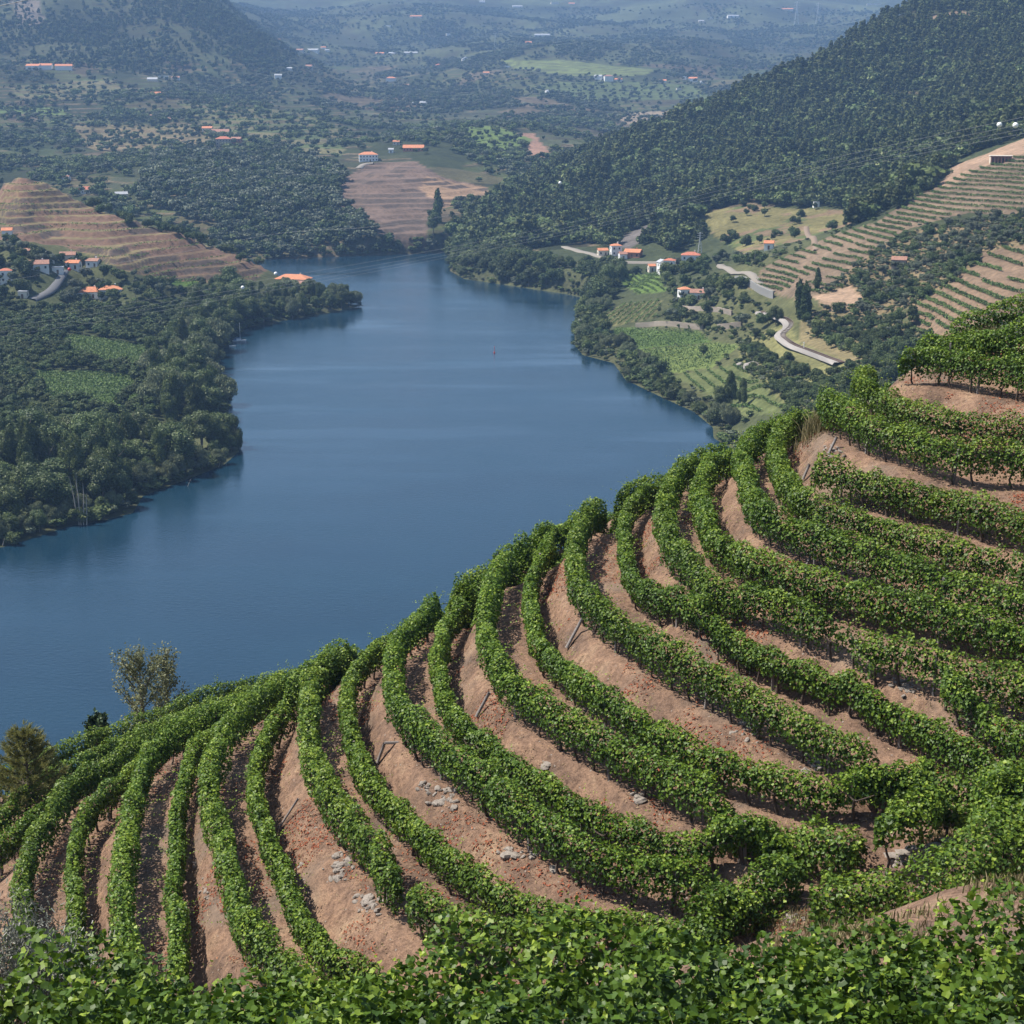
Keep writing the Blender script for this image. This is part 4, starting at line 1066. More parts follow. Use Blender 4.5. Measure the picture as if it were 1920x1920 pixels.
plant(ORCH, 290, 4.6, (4.5, 7.0), ['orchard'], 'orchard_tree', 'dark round orchard tree on the left river plain', 'orchard trees on the left river plain', keep=taken, wide=(1.1, 1.5))
# --- right bank
BAND_E = pa([(850,470),(960,478),(1050,497),(1165,508),(1155,562),(1100,562),(960,538),(870,525),(840,508)]) & (TY > 850)
plant(BAND_E, 120, 5.0, (6, 11), ['riverside', 'darkshrub', 'orchard'], 'bank_tree', 'dark bushy tree on the wooded bank below the station houses', 'trees of the far right bank', keep=taken, wide=(1.0, 1.3))
BAND_F = pa([(1090,555),(1145,572),(1122,615),(1190,655),(1262,718),(1350,800),(1336,806),(1242,748),(1172,714),(1092,668),(1076,645),(1076,610)]) & ~fields
RBL = {'riverside': 'green tree in the fringe between the fields and the right shore', 'willow': 'silvery willow in the fringe along the right shore', 'shrub': 'yellow-green bush in the fringe along the right shore', 'darkshrub': 'dark bush in the fringe along the right shore'}
plant(BAND_F, 70, 4.0, (4, 8), ['riverside', 'willow', 'shrub', 'darkshrub'], 'fringe_tree', RBL, 'trees and bushes of the right shore fringe', keep=taken)
plant(BAND_A & (RD < 14) & (PXX < 190), 22, 3.0, (3, 6), ['shrub', 'willow'], 'riverside_tree', {'shrub': 'broad reed-green bush at the near left waterline', 'willow': 'pale bush at the near left waterline'}, 'trees of the left shore belt', keep=taken, wide=(1.0, 1.4))
for (px, py, h, kind, lab) in [(372,752,13,'willow','largest silvery willow bulging over the water, middle of the left shore'),(398,772,11,'willow','silvery willow at the tip of the middle left shore bulge'),(345,742,13,'willow','silvery willow behind the large one on the left shore'),(392,690,13,'willow','silvery willow upstream of the large ones, left shore'),(372,672,12,'willow','silvery willow at the back of the upstream left shore group'),(444,842,12,'poplar','pointed poplar standing alone at the tip of the poplar point'),
        (1372,762,13,'poplar','tallest tree of the group by the near right shore, dark and leaning'),(1352,772,12,'riverside','dark leafy tree beside the tallest one by the near right shore'),(1392,765,10,'poplar','dark tree at the right of the shore group above the vines'),(1345,790,8,'willow','silvery low tree in front of the shore group above the vines'),(1368,800,8,'willow','pale bush tree just above the vine rows by the shore'),
        (1318,672,6,'orchard','lone dark tree standing among the vines of the riverside field'),(1140,545,15,'riverside','big dark tree bulging over the right shore below the white house'),(1160,535,13,'riverside','broad dark tree just right of the big one over the right shore'),(1112,585,9,'willow','pale willow at the bend of the right shore'),(1095,635,8,'willow','large silver-leaved willow on the right shore spur'),(1120,650,7,'willow','second silver-leaved willow on the right shore spur'),
        (1503,598,16,'cypress','tall dark conifer pair member right of the railway curve, left one'),(1512,602,15,'cypress','tall dark conifer pair member right of the railway curve, right one'),(1530,545,10,'cypress','slim dark tree on the slope above the bare earth patch'),(1712,612,10,'pine','dark pine standing above the scrub slope, upper right'),(1455,610,9,'riverside','dark tree hanging over the railway curve'),(1440,610,7,'darkshrub','dark bush left of the railway curve'),
        (820,418,24,'cypress','tall dark conifer above the far end of the river'),(812,440,16,'riverside','dark tree at the far end of the river'),(850,430,14,'pine','dark pine right of the tall conifer at the far river bend'),
        (192,376,12,'orchard','dark round tree beside the white house on the ridge of the brown hill'),(215,385,9,'orchard','smaller dark tree on the ridge of the brown hill'),(345,432,7,'orchard','dark bush tree at the end of the brown hill ridge')]:
    x, y, z = far_hit(px, py)
    tree(kind, 'lone_tree', lab, 'tree', x, y, z, h)
GUL = (MASK['gully'] | MASK['upper_terr'] & in_poly(PXX, PYY, [(1680,470),(1760,420),(1930,395),(1930,430),(1700,500)])) & ~MASK['bare_gully']
plant(GUL, 110, 3.6, (3.0, 5.5), ['olive', 'olive', 'darkshrub'], 'olive_tree', {'olive': 'grey-green olive tree in the gully between the vine terraces', 'darkshrub': 'dark shrub in the gully between the vine terraces'}, 'trees in the gully between the terraces', keep=taken)
plant((MASK['rail_slope'] | MASK['low_slope']) & ~fields, 190, 3.2, (2.2, 5.5), ['darkshrub', 'darkshrub', 'shrub', 'orchard'], 'slope_shrub', {'darkshrub': 'dark evergreen shrub on the scrub slope by the railway', 'shrub': 'yellowish shrub on the scrub slope by the railway', 'orchard': 'small dark tree on the scrub slope by the railway'}, 'shrubs on the slope by the railway', 'shrub', keep=taken)
plant(MASK['grass_hill'], 24, 6, (3.5, 6.5), ['orchard', 'darkshrub'], 'hill_tree', 'small round tree dotted on the dry grassy hillside', 'trees on the dry grassy hillside', keep=taken)
HOUS = pa([(1165,505),(1250,500),(1420,480),(1440,560),(1400,640),(1240,600),(1260,560)]) & ~fields
plant(HOUS, 75, 4.5, (3.5, 7), ['darkshrub', 'orchard', 'shrub', 'olive'], 'garden_tree', 'garden tree or shrub between the white houses of the right bank', 'garden trees of the right bank houses', keep=taken)
VILL = pa([(-60,430),(80,470),(200,500),(330,520),(420,540),(400,560),(200,575),(-60,590)]) & ~MASK['brown_hill'] & ~fields
plant(VILL, 120, 4.5, (4, 8), ['orchard', 'darkshrub', 'olive'], 'village_tree', {'orchard': 'dark round tree among the houses of the left village', 'darkshrub': 'dark shrub among the houses of the left village', 'olive': 'grey olive tree among the houses of the left village'}, 'trees among the left village houses', keep=taken)
RIDGE = pa([(170,375),(260,398),(345,425),(450,470),(505,500),(495,512),(440,490),(330,440),(250,418),(170,392)]) & (TY < 1010)
plant(RIDGE, 34, 5, (4, 7), ['darkshrub', 'orchard'], 'ridge_tree', 'dark tree along the ridge line of the brown terraced hill', 'trees along the brown hill ridge', keep=taken)
print('single trees', n_trees)

# --- woods that read as one mass: a cloud of places, each carrying one of a few crowns
def wood(name, pts, hs, crowns, label_kind='stuff', wide=1.1):
    n = len(pts)
    me = bpy.data.meshes.new(name); me.vertices.add(n); me.vertices.foreach_set('co', pts.astype(np.float32).ravel())
    for nm, val in (('h', hs), ('rot', rng.uniform(0, 6.28, n)), ('w', wide * rng.uniform(0.85, 1.2, n))):
        a = me.attributes.new(nm, 'FLOAT', 'POINT'); a.data.foreach_set('value', np.asarray(val, np.float32))
    a = me.attributes.new('which', 'INT', 'POINT'); a.data.foreach_set('value', rng.integers(0, len(crowns), n).astype(np.int32))
    o = obj(name, me); tag(o, kind='stuff')
    g = bpy.data.node_groups.new(name, 'GeometryNodeTree')
    g.interface.new_socket('Geometry', in_out='INPUT', socket_type='NodeSocketGeometry'); g.interface.new_socket('Geometry', in_out='OUTPUT', socket_type='NodeSocketGeometry')
    N = g.nodes; gi = N.new('NodeGroupInput'); go = N.new('NodeGroupOutput')
    j = N.new('GeometryNodeJoinGeometry')
    for c in reversed(crowns):
        oi = N.new('GeometryNodeObjectInfo'); oi.inputs['Object'].default_value = c; oi.transform_space = 'ORIGINAL'
        gt = N.new('GeometryNodeGeometryToInstance'); g.links.new(oi.outputs['Geometry'], gt.inputs[0]); g.links.new(gt.outputs[0], j.inputs[0])
    ip = N.new('GeometryNodeInstanceOnPoints'); ip.inputs['Pick Instance'].default_value = True
    g.links.new(gi.outputs[0], ip.inputs['Points']); g.links.new(j.outputs[0], ip.inputs['Instance'])
    def attr(nm, ty='FLOAT'):
        q = N.new('GeometryNodeInputNamedAttribute'); q.data_type = ty; q.inputs['Name'].default_value = nm; return q.outputs['Attribute']
    g.links.new(attr('which', 'INT'), ip.inputs['Instance Index'])
    cx = N.new('ShaderNodeCombineXYZ'); g.links.new(attr('rot'), cx.inputs[2]); 
    e2r = N.new('FunctionNodeEulerToRotation'); g.links.new(cx.outputs[0], e2r.inputs[0]); g.links.new(e2r.outputs[0], ip.inputs['Rotation'])
    mm = N.new('ShaderNodeMath'); mm.operation = 'MULTIPLY'; hh = attr('h'); g.links.new(hh, mm.inputs[0]); g.links.new(attr('w'), mm.inputs[1])
    sx = N.new('ShaderNodeCombineXYZ'); g.links.new(mm.outputs[0], sx.inputs[0]); g.links.new(mm.outputs[0], sx.inputs[1]); g.links.new(hh, sx.inputs[2])
    g.links.new(sx.outputs[0], ip.inputs['Scale']); g.links.new(ip.outputs[0], go.inputs[0])
    md = o.modifiers.new('places', 'NODES'); md.node_group = g
    return o

# a few real trees far out in the woods lend their crowns
proto('wood_pine', 'pine', M_PINE, 420, 0.115, 3, 0.85, 0.018)
proto('wood_broad', 'round', M_DARK, 420, 0.135, 3)
proto('wood_olive', 'olive', M_OLIVE, 260, 0.17, 2)
proto('wood_bush', 'bush', M_BUSH, 260, 0.22, 2)
LEND = {}
def lend(key, mask, h, label):
    r = []
    for i, (x, y, z) in enumerate(spots(mask, len(CROWN[key][0]), 6.0)):
        root = thing(key.replace('wood_', '') + '_tree', label + ['', ', on its own higher up', ', the lowest of three'][i], 'tree', (x, y, z), 0, label + 's')
        r.append(obj('crown', CROWN[key][0][i], root, None, None, h)); obj('trunk', CROWN[key][1][0], root, None, None, h)
    LEND[key] = r
FOREST = area([(858,474),(848,432),(930,372),(1000,332),(1100,285),(1300,212),(1430,160),(1560,98),(1700,5),(1960,-60),(1960,240),(1850,282),(1790,305),(1752,348),(1640,420),(1597,440),(1597,393),(1480,386),(1400,381),(1308,398),(1328,442),(1280,474),(1200,462),(1050,458),(960,474)], 820, 2100) & ~MASK['grass_hill'] & ~MASK['upper_terr'] & ~MASK['bare_top'] & ~MASK['scar_a'] & ~MASK['scar_b'] & ~MASK['rock_slide']
MIDW = area([(290,300),(450,292),(620,312),(655,350),(640,387),(690,424),(750,464),(830,472),(500,486),(430,440),(330,402),(250,372)], 1080, 1700) & ~MASK['far_brown']
MOUNT = area([(-60,-60),(420,-60),(570,100),(480,145),(250,145),(-60,110)], 2300, 3600)
thin = MASK['left_field_a'] | MASK['left_field_b'] | MASK['left_field_c'] | MASK['far_terr'] | MASK['hillock_green'] | MASK['manor_fields'] | MASK['quarry']
bare = MASK['far_green'] | MASK['far_brown'] | MASK['pale_slope'] | MASK['red_scar'] | MASK['brown_hill'] | MASK['mount_rock']
VALLEY = (TY > 1080) & (RD > 8) & ~FOREST & ~MIDW & ~bare & (TZ < 330)
lend('wood_pine', FOREST & VIS, 11, 'dark pine in the forest on the steep right hillside')
lend('wood_broad', MIDW & VIS, 9, 'dark broad tree in the wood above the far river bend')
lend('wood_olive', VALLEY & VIS & (TY < 1900), 5, 'grey olive tree on the valley slope beyond the river')
lend('wood_bush', FOREST & VIS & (TY < 1300), 5, 'yellow-green bush on the lower forest slope')
up = np.clip((TZ - 30) / 60, 0, 1)
gapn = np.clip(0.75 + 1.0 * fbm(TX, TY, 55, 61, 3), 0.08, 1.3)
sz = lambda q: 1 + 0.35 * fbm(q[:, 0], q[:, 1], 40, 66, 2)
pf = spots(FOREST & VIS, 6500, 4.3, dens=(0.30 + 0.7 * up) * gapn)
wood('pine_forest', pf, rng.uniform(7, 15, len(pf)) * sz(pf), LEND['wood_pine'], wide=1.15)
bf = spots(FOREST & VIS, 3800, 4.2, dens=1.1 - 0.8 * up)
wood('broadleaf_forest', bf, rng.uniform(4.5, 11.5, len(bf)) * sz(bf), LEND['wood_broad'] + LEND['wood_bush'], wide=1.15)
mw = spots(MIDW & VIS, 2300, 5.0)
wood('river_bend_woods', mw, rng.uniform(6, 11, len(mw)), LEND['wood_broad'] + LEND['wood_olive'], wide=1.15)
clump = np.clip(0.6 + 0.8 * fbm(TX, TY, 130, 81, 3), 0.05, 1.4) * FDENS
clump = np.where(thin, 0.16, clump)
va = spots(VALLEY & VIS & (TY < 2300), 10000, 3.6, dens=clump)
wood('valley_woods', va, rng.uniform(2.5, 8, len(va)), LEND['wood_broad'] + LEND['wood_olive'] + LEND['wood_bush'], wide=1.2)
vb = spots(VALLEY & VIS & (TY >= 2300) & ~MOUNT, 16000, 4.5, dens=clump)
wood('far_valley_woods', vb, rng.uniform(3, 9, len(vb)), LEND['wood_broad'] + LEND['wood_olive'], wide=1.3)
mo = spots(MOUNT & VIS, 4500, 5.5, dens=np.clip(0.6 + 1.2 * fbm(TX, TY, 170, 91, 3), 0.05, 1.4))
wood('mountain_woods', mo, rng.uniform(4, 12, len(mo)), LEND['wood_broad'] + LEND['wood_pine'], wide=1.25)
of = spots(ORCH & VIS, 600, 3.6, keep=taken)
wood('orchard_woods', of, rng.uniform(3.5, 6, len(of)), LEND['wood_broad'], wide=1.35)
sc = spots((VILL | BAND_E | BAND_A | BAND_B | BAND_C | BAND_D | BAND_F | HOUS) & ~fields, 900, 2.5)
sh2 = spots((RD > 0.5) & (RD < 7) & VIS & (TY < 1300), 900, 2.0)
wood('shore_bushes', sh2, rng.uniform(1.5, 4.0, len(sh2)), LEND['wood_bush'] + LEND['wood_broad'] + LEND['wood_olive'], wide=1.4)
wood('bank_undergrowth', sc, rng.uniform(1.2, 3.2, len(sc)), LEND['wood_bush'] + LEND['wood_broad'], wide=1.3)
sc = spots((MASK['low_slope'] | MASK['rail_slope'] | MASK['gully']) & ~MASK['bare_gully'], 1700, 1.5)
gen = (TX > 60) & (TY < 830) & (RD > 3) & ~fields & ~MASK['upper_terr'] & ~MASK['lower_terr'] & ~MASK['bare_gully'] & ~MASK['bare_top'] & ~MASK['gully'] & VIS
sc = np.concatenate([sc, spots(gen, 1800, 1.7)])
wood('slope_undergrowth', sc, rng.uniform(0.8, 2.2, len(sc)), LEND['wood_bush'] + LEND['wood_olive'], wide=1.3)

# =================================================================== VINE ROWS ACROSS THE RIVER
M_FARVINE = leaf_mat('far_vine_leaf', (0.050, 0.090, 0.025), (0.100, 0.155, 0.040), (0.180, 0.230, 0.070), trans=0.15, rough=0.55, rnd=0.12, spec=0.2)
def strip_leaves(path, per_m, size, h, hw, r):
    seg = np.concatenate([[0], np.cumsum(np.linalg.norm(np.diff(path, axis=0), axis=1))]); n = max(6, int(per_m * seg[-1]))
    s = r.uniform(0, seg[-1], n); P = np.stack([np.interp(s, seg, path[:, k]) for k in range(3)], -1)
    P += np.stack([r.normal(0, hw, n), r.normal(0, hw, n), r.uniform(0.15, 1, n) ** 0.7 * h * (1 + 0.25 * noise2(s, 0 * s, 3.0, 5))], -1)
    nn = unit(r.normal(0, 0.7, (n, 3)) + [0, -0.3, 0.6])
    a = unit(np.cross(nn, r.normal(0, 1, (n, 3)))); b = np.cross(nn, a); sz = size * r.uniform(0.6, 1.3, (n, 1))
    v = np.stack([P - a * sz * .6, P - b * sz * .5, P + a * sz * .6, P + b * sz * .5], 1).reshape(-1, 3)
    return v, np.arange(n * 4).reshape(n, 4), np.repeat(np.clip(r.normal(0.45, 0.2, n), 0, 1), 4)

def word(n):
    W = ['first', 'second', 'third', 'fourth', 'fifth', 'sixth', 'seventh', 'eighth', 'ninth', 'tenth', 'eleventh', 'twelfth', 'thirteenth', 'fourteenth', 'fifteenth', 'sixteenth', 'seventeenth', 'eighteenth', 'nineteenth', 'twentieth']
    T = ['', '', 'twenty', 'thirty', 'forty', 'fifty', 'sixty', 'seventy', 'eighty', 'ninety']
    if n <= 20: return W[n - 1]
    if n >= 100: return 'hundred and ' + word(n - 100) if n > 100 else 'hundredth'
    return T[n // 10] + ('-' + W[n % 10 - 1] if n % 10 else '')

def far_row(paths, label, group, per_m=11, size=0.55, h=1.5, hw=0.28):
    vs_, fs_, ts_ = [], [], []; k = 0
    for pth in paths:
        v, f, tn = strip_leaves(pth, per_m, size, h, hw, rng); vs_.append(v); fs_.append(f + k); ts_.append(tn); k += len(v)
    v = np.concatenate(vs_); base = v.mean(0); base[2] = v[:, 2].min()
    o = obj('vine_row', make_mesh('vine_row', v - base, np.concatenate(fs_), [M_FARVINE], False, np.concatenate(ts_)), None, base)
    return tag(o, label, 'vine row', group)

def contour_rows(mask, dz, frac, where, group, skip=lambda k: False, **kw):
    base = TZ0 + 0.35 * noise2(TX, TY, 22, 64)
    base_m = np.where(mask & VIS, base, np.nan); lev = {}
    for j in range(len(us)):
        z = base_m[:, j]; f = np.floor(z / dz - frac)
        idx = np.where((np.isfinite(f[:-1])) & (np.isfinite(f[1:])) & (f[1:] > f[:-1]))[0]
        for i in idx:
            L_ = int(f[i + 1]); t_ = ((L_ + frac) * dz - z[i]) / (z[i + 1] - z[i] + 1e-9); y = ys[i] + np.clip(t_, 0, 1) * (ys[i + 1] - ys[i])
            lev.setdefault(L_, []).append((us[j] * y, y))
    n = 0
    for L_ in sorted(lev):
        pts = np.array(lev[L_]); pts = pts[np.argsort(pts[:, 0] / pts[:, 1])]
        runs, cur = [], [pts[0]]
        for q in pts[1:]:
            if np.hypot(*(q - cur[-1])) < 7: cur.append(q)
            else: runs.append(cur); cur = [q]
        runs.append(cur)
        runs = [smooth_line(np.array([(x, y, 0) for x, y in r_]), 2) for r_ in runs if len(r_) > 4]
        if not runs or skip(L_): continue
        for r_ in runs: r_[:, 2] = far_z(r_[:, 0], r_[:, 1]) - 0.05
        n += 1
        if len(runs) == 1: far_row(runs, f'green vine row on {where}, {word(n)} from its foot', group, **kw)
        else:
            for e_, r_ in enumerate(sorted(runs, key=lambda a: a[:, 0].mean())): far_row([r_], f'vine row {word(n)} from the foot of {where}, {word(e_ + 1)} piece', group, **kw)
    print(where, 'rows', n)
RB = dict(per_m=26, size=0.50, h=1.45, hw=0.36)
contour_rows(MASK['upper_terr'], 1.7, 0.22, 'the striped slope beyond the railway', 'vine rows of the striped slope beyond the railway', **RB)
contour_rows(MASK['lower_terr'], 1.9, 0.22, 'the terraces just above the near hilltop', 'vine rows of the terraces above the near hilltop', **RB)
contour_rows(MASK['far_terr'], 5.0, 0.3, 'the far green terraces', 'vine rows of the terraces below the mountain', size=1.3, per_m=3, h=2.0, hw=0.6)
contour_rows(MASK['brown_hill'], 3.1, 0.25, 'the brown terraced hill', 'vine rows of the brown hill', skip=lambda k: k % 3 == 0, size=0.6, per_m=3.5, h=0.9, hw=0.7)

def field_rows(name, poly, d0, d1, spacing, where, group, **kw):
    """parallel rows across a field: direction from d0 to d1 in the photograph"""
    a, b = far_hit(*d0)[:2], far_hit(*d1)[:2]; d = (b - a) / np.linalg.norm(b - a); nrm = np.array([-d[1], d[0]])
    m = MASK[name]; P = np.stack([TX[m], TY[m]], -1)
    sa, sb = P @ d, P @ nrm
    n = 0; lines = []
    for o_ in np.arange(sb.min(), sb.max(), spacing):
        s = np.arange(sa.min(), sa.max(), 1.5); q = d[None] * s[:, None] + nrm[None] * o_
        z = far_z(q[:, 0], q[:, 1]); u, v = to_px(np.concatenate([q, z[:, None]], 1)); ok = in_poly(u, v, POLY[name])
        if ok.sum() < 5: continue
        q = np.concatenate([q, z[:, None]], 1)[ok]; cut = np.where(np.linalg.norm(np.diff(q[:, :2], axis=0), axis=1) > 4)[0] + 1
        lines += [p_ for p_ in np.split(q, cut) if len(p_) > 3]
    lines.sort(key=lambda q: q[:, 0].mean())
    for n, q in enumerate(lines): far_row([q], f'{word(n + 1)} green vine row from the left in {where}', group, **kw)
    print(where, len(lines))
field_rows('field_a', None, (1125, 605), (1165, 575), 4.2, 'the small slanting vineyard by the shore', 'vine rows of the slanting vineyard')
field_rows('field_b', None, (1160, 640), (1320, 632), 3.0, 'the flat field below the brown stone wall', 'vine rows of the field below the stone wall', per_m=7)
field_rows('field_c', None, (1215, 690), (1350, 655), 3.0, 'the middle riverside field', 'vine rows of the middle riverside field', per_m=6)
field_rows('field_d', None, (1290, 700), (1440, 770), 4.2, 'the striped field nearest the vineyard hill', 'vine rows of the striped riverside field')
field_rows('field_e', None, (1175, 520), (1240, 545), 3.2, 'the bright plot below the white gabled house', 'vine rows of the bright plot')
field_rows('meadow_a', None, (90, 712), (240, 716), 2.6, 'the bright pergola plot on the left plain', 'vine rows of the left plain plot', h=1.2)
field_rows('meadow_b', None, (130, 640), (340, 690), 2.6, 'the green meadow strip on the left plain', 'vine rows of the left plain strip', h=1.2)
field_rows('meadow_c', None, (270, 526), (376, 528), 3.5, 'the narrow plot under the brown hill', 'vine rows under the brown hill')

# =================================================================== BUILDINGS
M_WHITE = plain('white_plaster', (0.74, 0.73, 0.70), 0.85, 0.07, 0.6, 0.1)
M_CREAM = plain('cream_plaster', (0.60, 0.54, 0.44), 0.85, 0.10, 0.6, 0.1)
M_STONEW = plain('house_stone', (0.34, 0.29, 0.24), 0.95, 0.25, 1.2, 0.3)
M_BRICK = plain('bare_brick', (0.42, 0.19, 0.12), 0.95, 0.2, 1.2, 0.2)
M_DARKW = plain('window_dark', (0.035, 0.04, 0.05), 0.25, 0.1, 2)
M_WOOD = plain('brown_wood', (0.14, 0.085, 0.05), 0.8, 0.25, 3)
M_GREYROOF = plain('grey_sheet_roof', (0.34, 0.35, 0.37), 0.6, 0.12, 1)
def tile_mat(name, c):
    m, t, p, out = new_mat(name)
    tc = t.nodes.new('ShaderNodeTexCoord'); w = t.nodes.new('ShaderNodeTexWave'); w.inputs['Scale'].default_value = 5.0; w.inputs['Distortion'].default_value = 1.0; t.links.new(tc.outputs['Object'], w.inputs['Vector'])
    n = tex_noise(t, 1.1, 4, 0.7, tc.outputs['Object']); c = np.array(c)
    a = ramp(t, n.outputs[0], [(0.3, tuple(c * 0.68)), (0.7, tuple(np.minimum(c * 1.25, 1)))]); b = ramp(t, w.outputs[0], [(0.0, (0.8,) * 3), (1.0, (1.05,) * 3)])
    t.links.new(mix(t, a, b, 1.0, 'MULTIPLY'), p.inputs['Base Color']); p.inputs['Roughness'].default_value = 0.9
    return m
M_TILE = tile_mat('orange_roof_tile', (0.56, 0.22, 0.11)); M_TILE2 = tile_mat('brown_roof_tile', (0.33, 0.17, 0.12)); M_TILE3 = tile_mat('red_roof_tile', (0.45, 0.15, 0.09))
ROOFS = dict(o=M_TILE, b=M_TILE2, r=M_TILE3, g=M_GREYROOF); WALLS = dict(w=M_WHITE, c=M_CREAM, s=M_STONEW, k=M_BRICK)

def house(px, py, wpx, storeys, kind, roof, wall, label, yaw=0.0, dep=None, cat='house', name='house', chimney=True, near=True):
    """wpx: width in the photograph; kind: hip, gable (ridge along the front), front (gable to the viewer), flat"""
    P = far_hit(px, py); d = P[1]; w = max(3.5, wpx * math.hypot(d, CAM_Z - P[2]) / FPX); dep = dep or min(max(w * 0.65, 4.5), 10.0)
    h = 2.9 * storeys + 0.4
    z0 = min(far_z(P[0], P[1]), far_z(P[0] + w / 2, P[1]), far_z(P[0] - w / 2, P[1]), far_z(P[0], P[1] + dep))
    root = thing(name, label, cat, (P[0], P[1] + dep / 2, P[2]), R(yaw))
    m = MB(); lo = z0 - P[2] - 0.6; hw, hd = w / 2, dep / 2
    m.box((0, 0, (h + lo) / 2), (w, dep, h - lo))
    rise = (0.24 if kind == 'hip' else 0.26) * min(w, dep) if kind != 'flat' else 0
    if kind == 'front': rise = 0.28 * w
    if kind == 'gable':
        m.add([(-hw, -hd, h), (-hw, hd, h), (-hw, 0, h + rise), (hw, -hd, h), (hw, hd, h), (hw, 0, h + rise)], [[0, 2, 1], [3, 4, 5]])
    if kind == 'front':
        m.add([(-hw, -hd, h), (hw, -hd, h), (0, -hd, h + rise), (-hw, hd, h), (hw, hd, h), (0, hd, h + rise)], [[0, 1, 2], [3, 5, 4]])
    obj('wall', m.mesh('wall', [WALLS[wall]]), root)
    e = 0.35; r_ = MB(); th = 0.18
    def slab(q):
        q = np.array(q, float); r_.add(np.concatenate([q + [0, 0, 0.02], q + [0, 0, th]]), [[3, 2, 1, 0], [4, 5, 6, 7], [0, 1, 5, 4], [1, 2, 6, 5], [2, 3, 7, 6], [3, 0, 4, 7]])
    dr = rise * e / hd if kind in ('gable', 'hip') else rise * e / hw
    if kind == 'gable':
        slab([(-hw - e, -hd - e, h - dr), (hw + e, -hd - e, h - dr), (hw + e, 0, h + rise), (-hw - e, 0, h + rise)])
        slab([(-hw - e, 0, h + rise), (hw + e, 0, h + rise), (hw + e, hd + e, h - dr), (-hw - e, hd + e, h - dr)])
    elif kind == 'front':
        slab([(-hw - e, -hd - e, h - dr), (0, -hd - e, h + rise), (0, hd + e, h + rise), (-hw - e, hd + e, h - dr)])
        slab([(0, -hd - e, h + rise), (hw + e, -hd - e, h - dr), (hw + e, hd + e, h - dr), (0, hd + e, h + rise)])
    elif kind == 'hip':
        rx = max(hw - hd, 0.0); ry = max(hd - hw, 0.0)
        A = [(-hw - e, -hd - e, h + .02), (hw + e, -hd - e, h + .02), (hw + e, hd + e, h + .02), (-hw - e, hd + e, h + .02), (-rx - .01, -ry - .01, h + rise), (rx + .01, -ry - .01, h + rise), (rx + .01, ry + .01, h + rise), (-rx - .01, ry + .01, h + rise)]
        r_.add(A, [[0, 1, 5, 4], [1, 2, 6, 5], [2, 3, 7, 6], [3, 0, 4, 7], [4, 5, 6, 7], [3, 2, 1, 0]])
    else:
        r_.box((0, 0, h + 0.12), (w + 0.3, dep + 0.3, 0.2))
    ro = obj('roof', r_.mesh('roof', [ROOFS[roof]]), root)
    if chimney and w > 6 and kind != 'flat':
        obj('chimney', MB().box((0, 0, 0), (0.7, 0.7, 1.5)).mesh('chimney', [WALLS[wall]]), ro, (w * 0.2, hd * 0.25, h + rise * 0.7 + 0.5))
    if near:
        nw = max(1, int(w / 2.8)); pane = MB().box((0, 0, 0), (0.95, 0.10, 1.25)).mesh('window', [M_DARKW]); sidew = MB().box((0, 0, 0), (0.10, 0.95, 1.25)).mesh('window', [M_DARKW])
        for s_ in range(storeys):
            for i in range(nw):
                x = -hw + w * (i + 0.5) / nw
                if s_ == 0 and i == nw // 2:
                    obj('door', MB().box((0, 0, 0), (1.05, 0.10, 2.1)).mesh('door', [M_WOOD]), root, (x, -hd - 0.02, 1.06)); continue
                obj('window', pane, root, (x, -hd - 0.02, 1.65 + 2.9 * s_))
            for sx in (-1, 1):
                for i in range(max(1, int(dep / 3.5))): obj('window', sidew, root, (sx * (hw + 0.02), -hd + dep * (i + 0.5) / max(1, int(dep / 3.5)), 1.65 + 2.9 * s_))
    return root

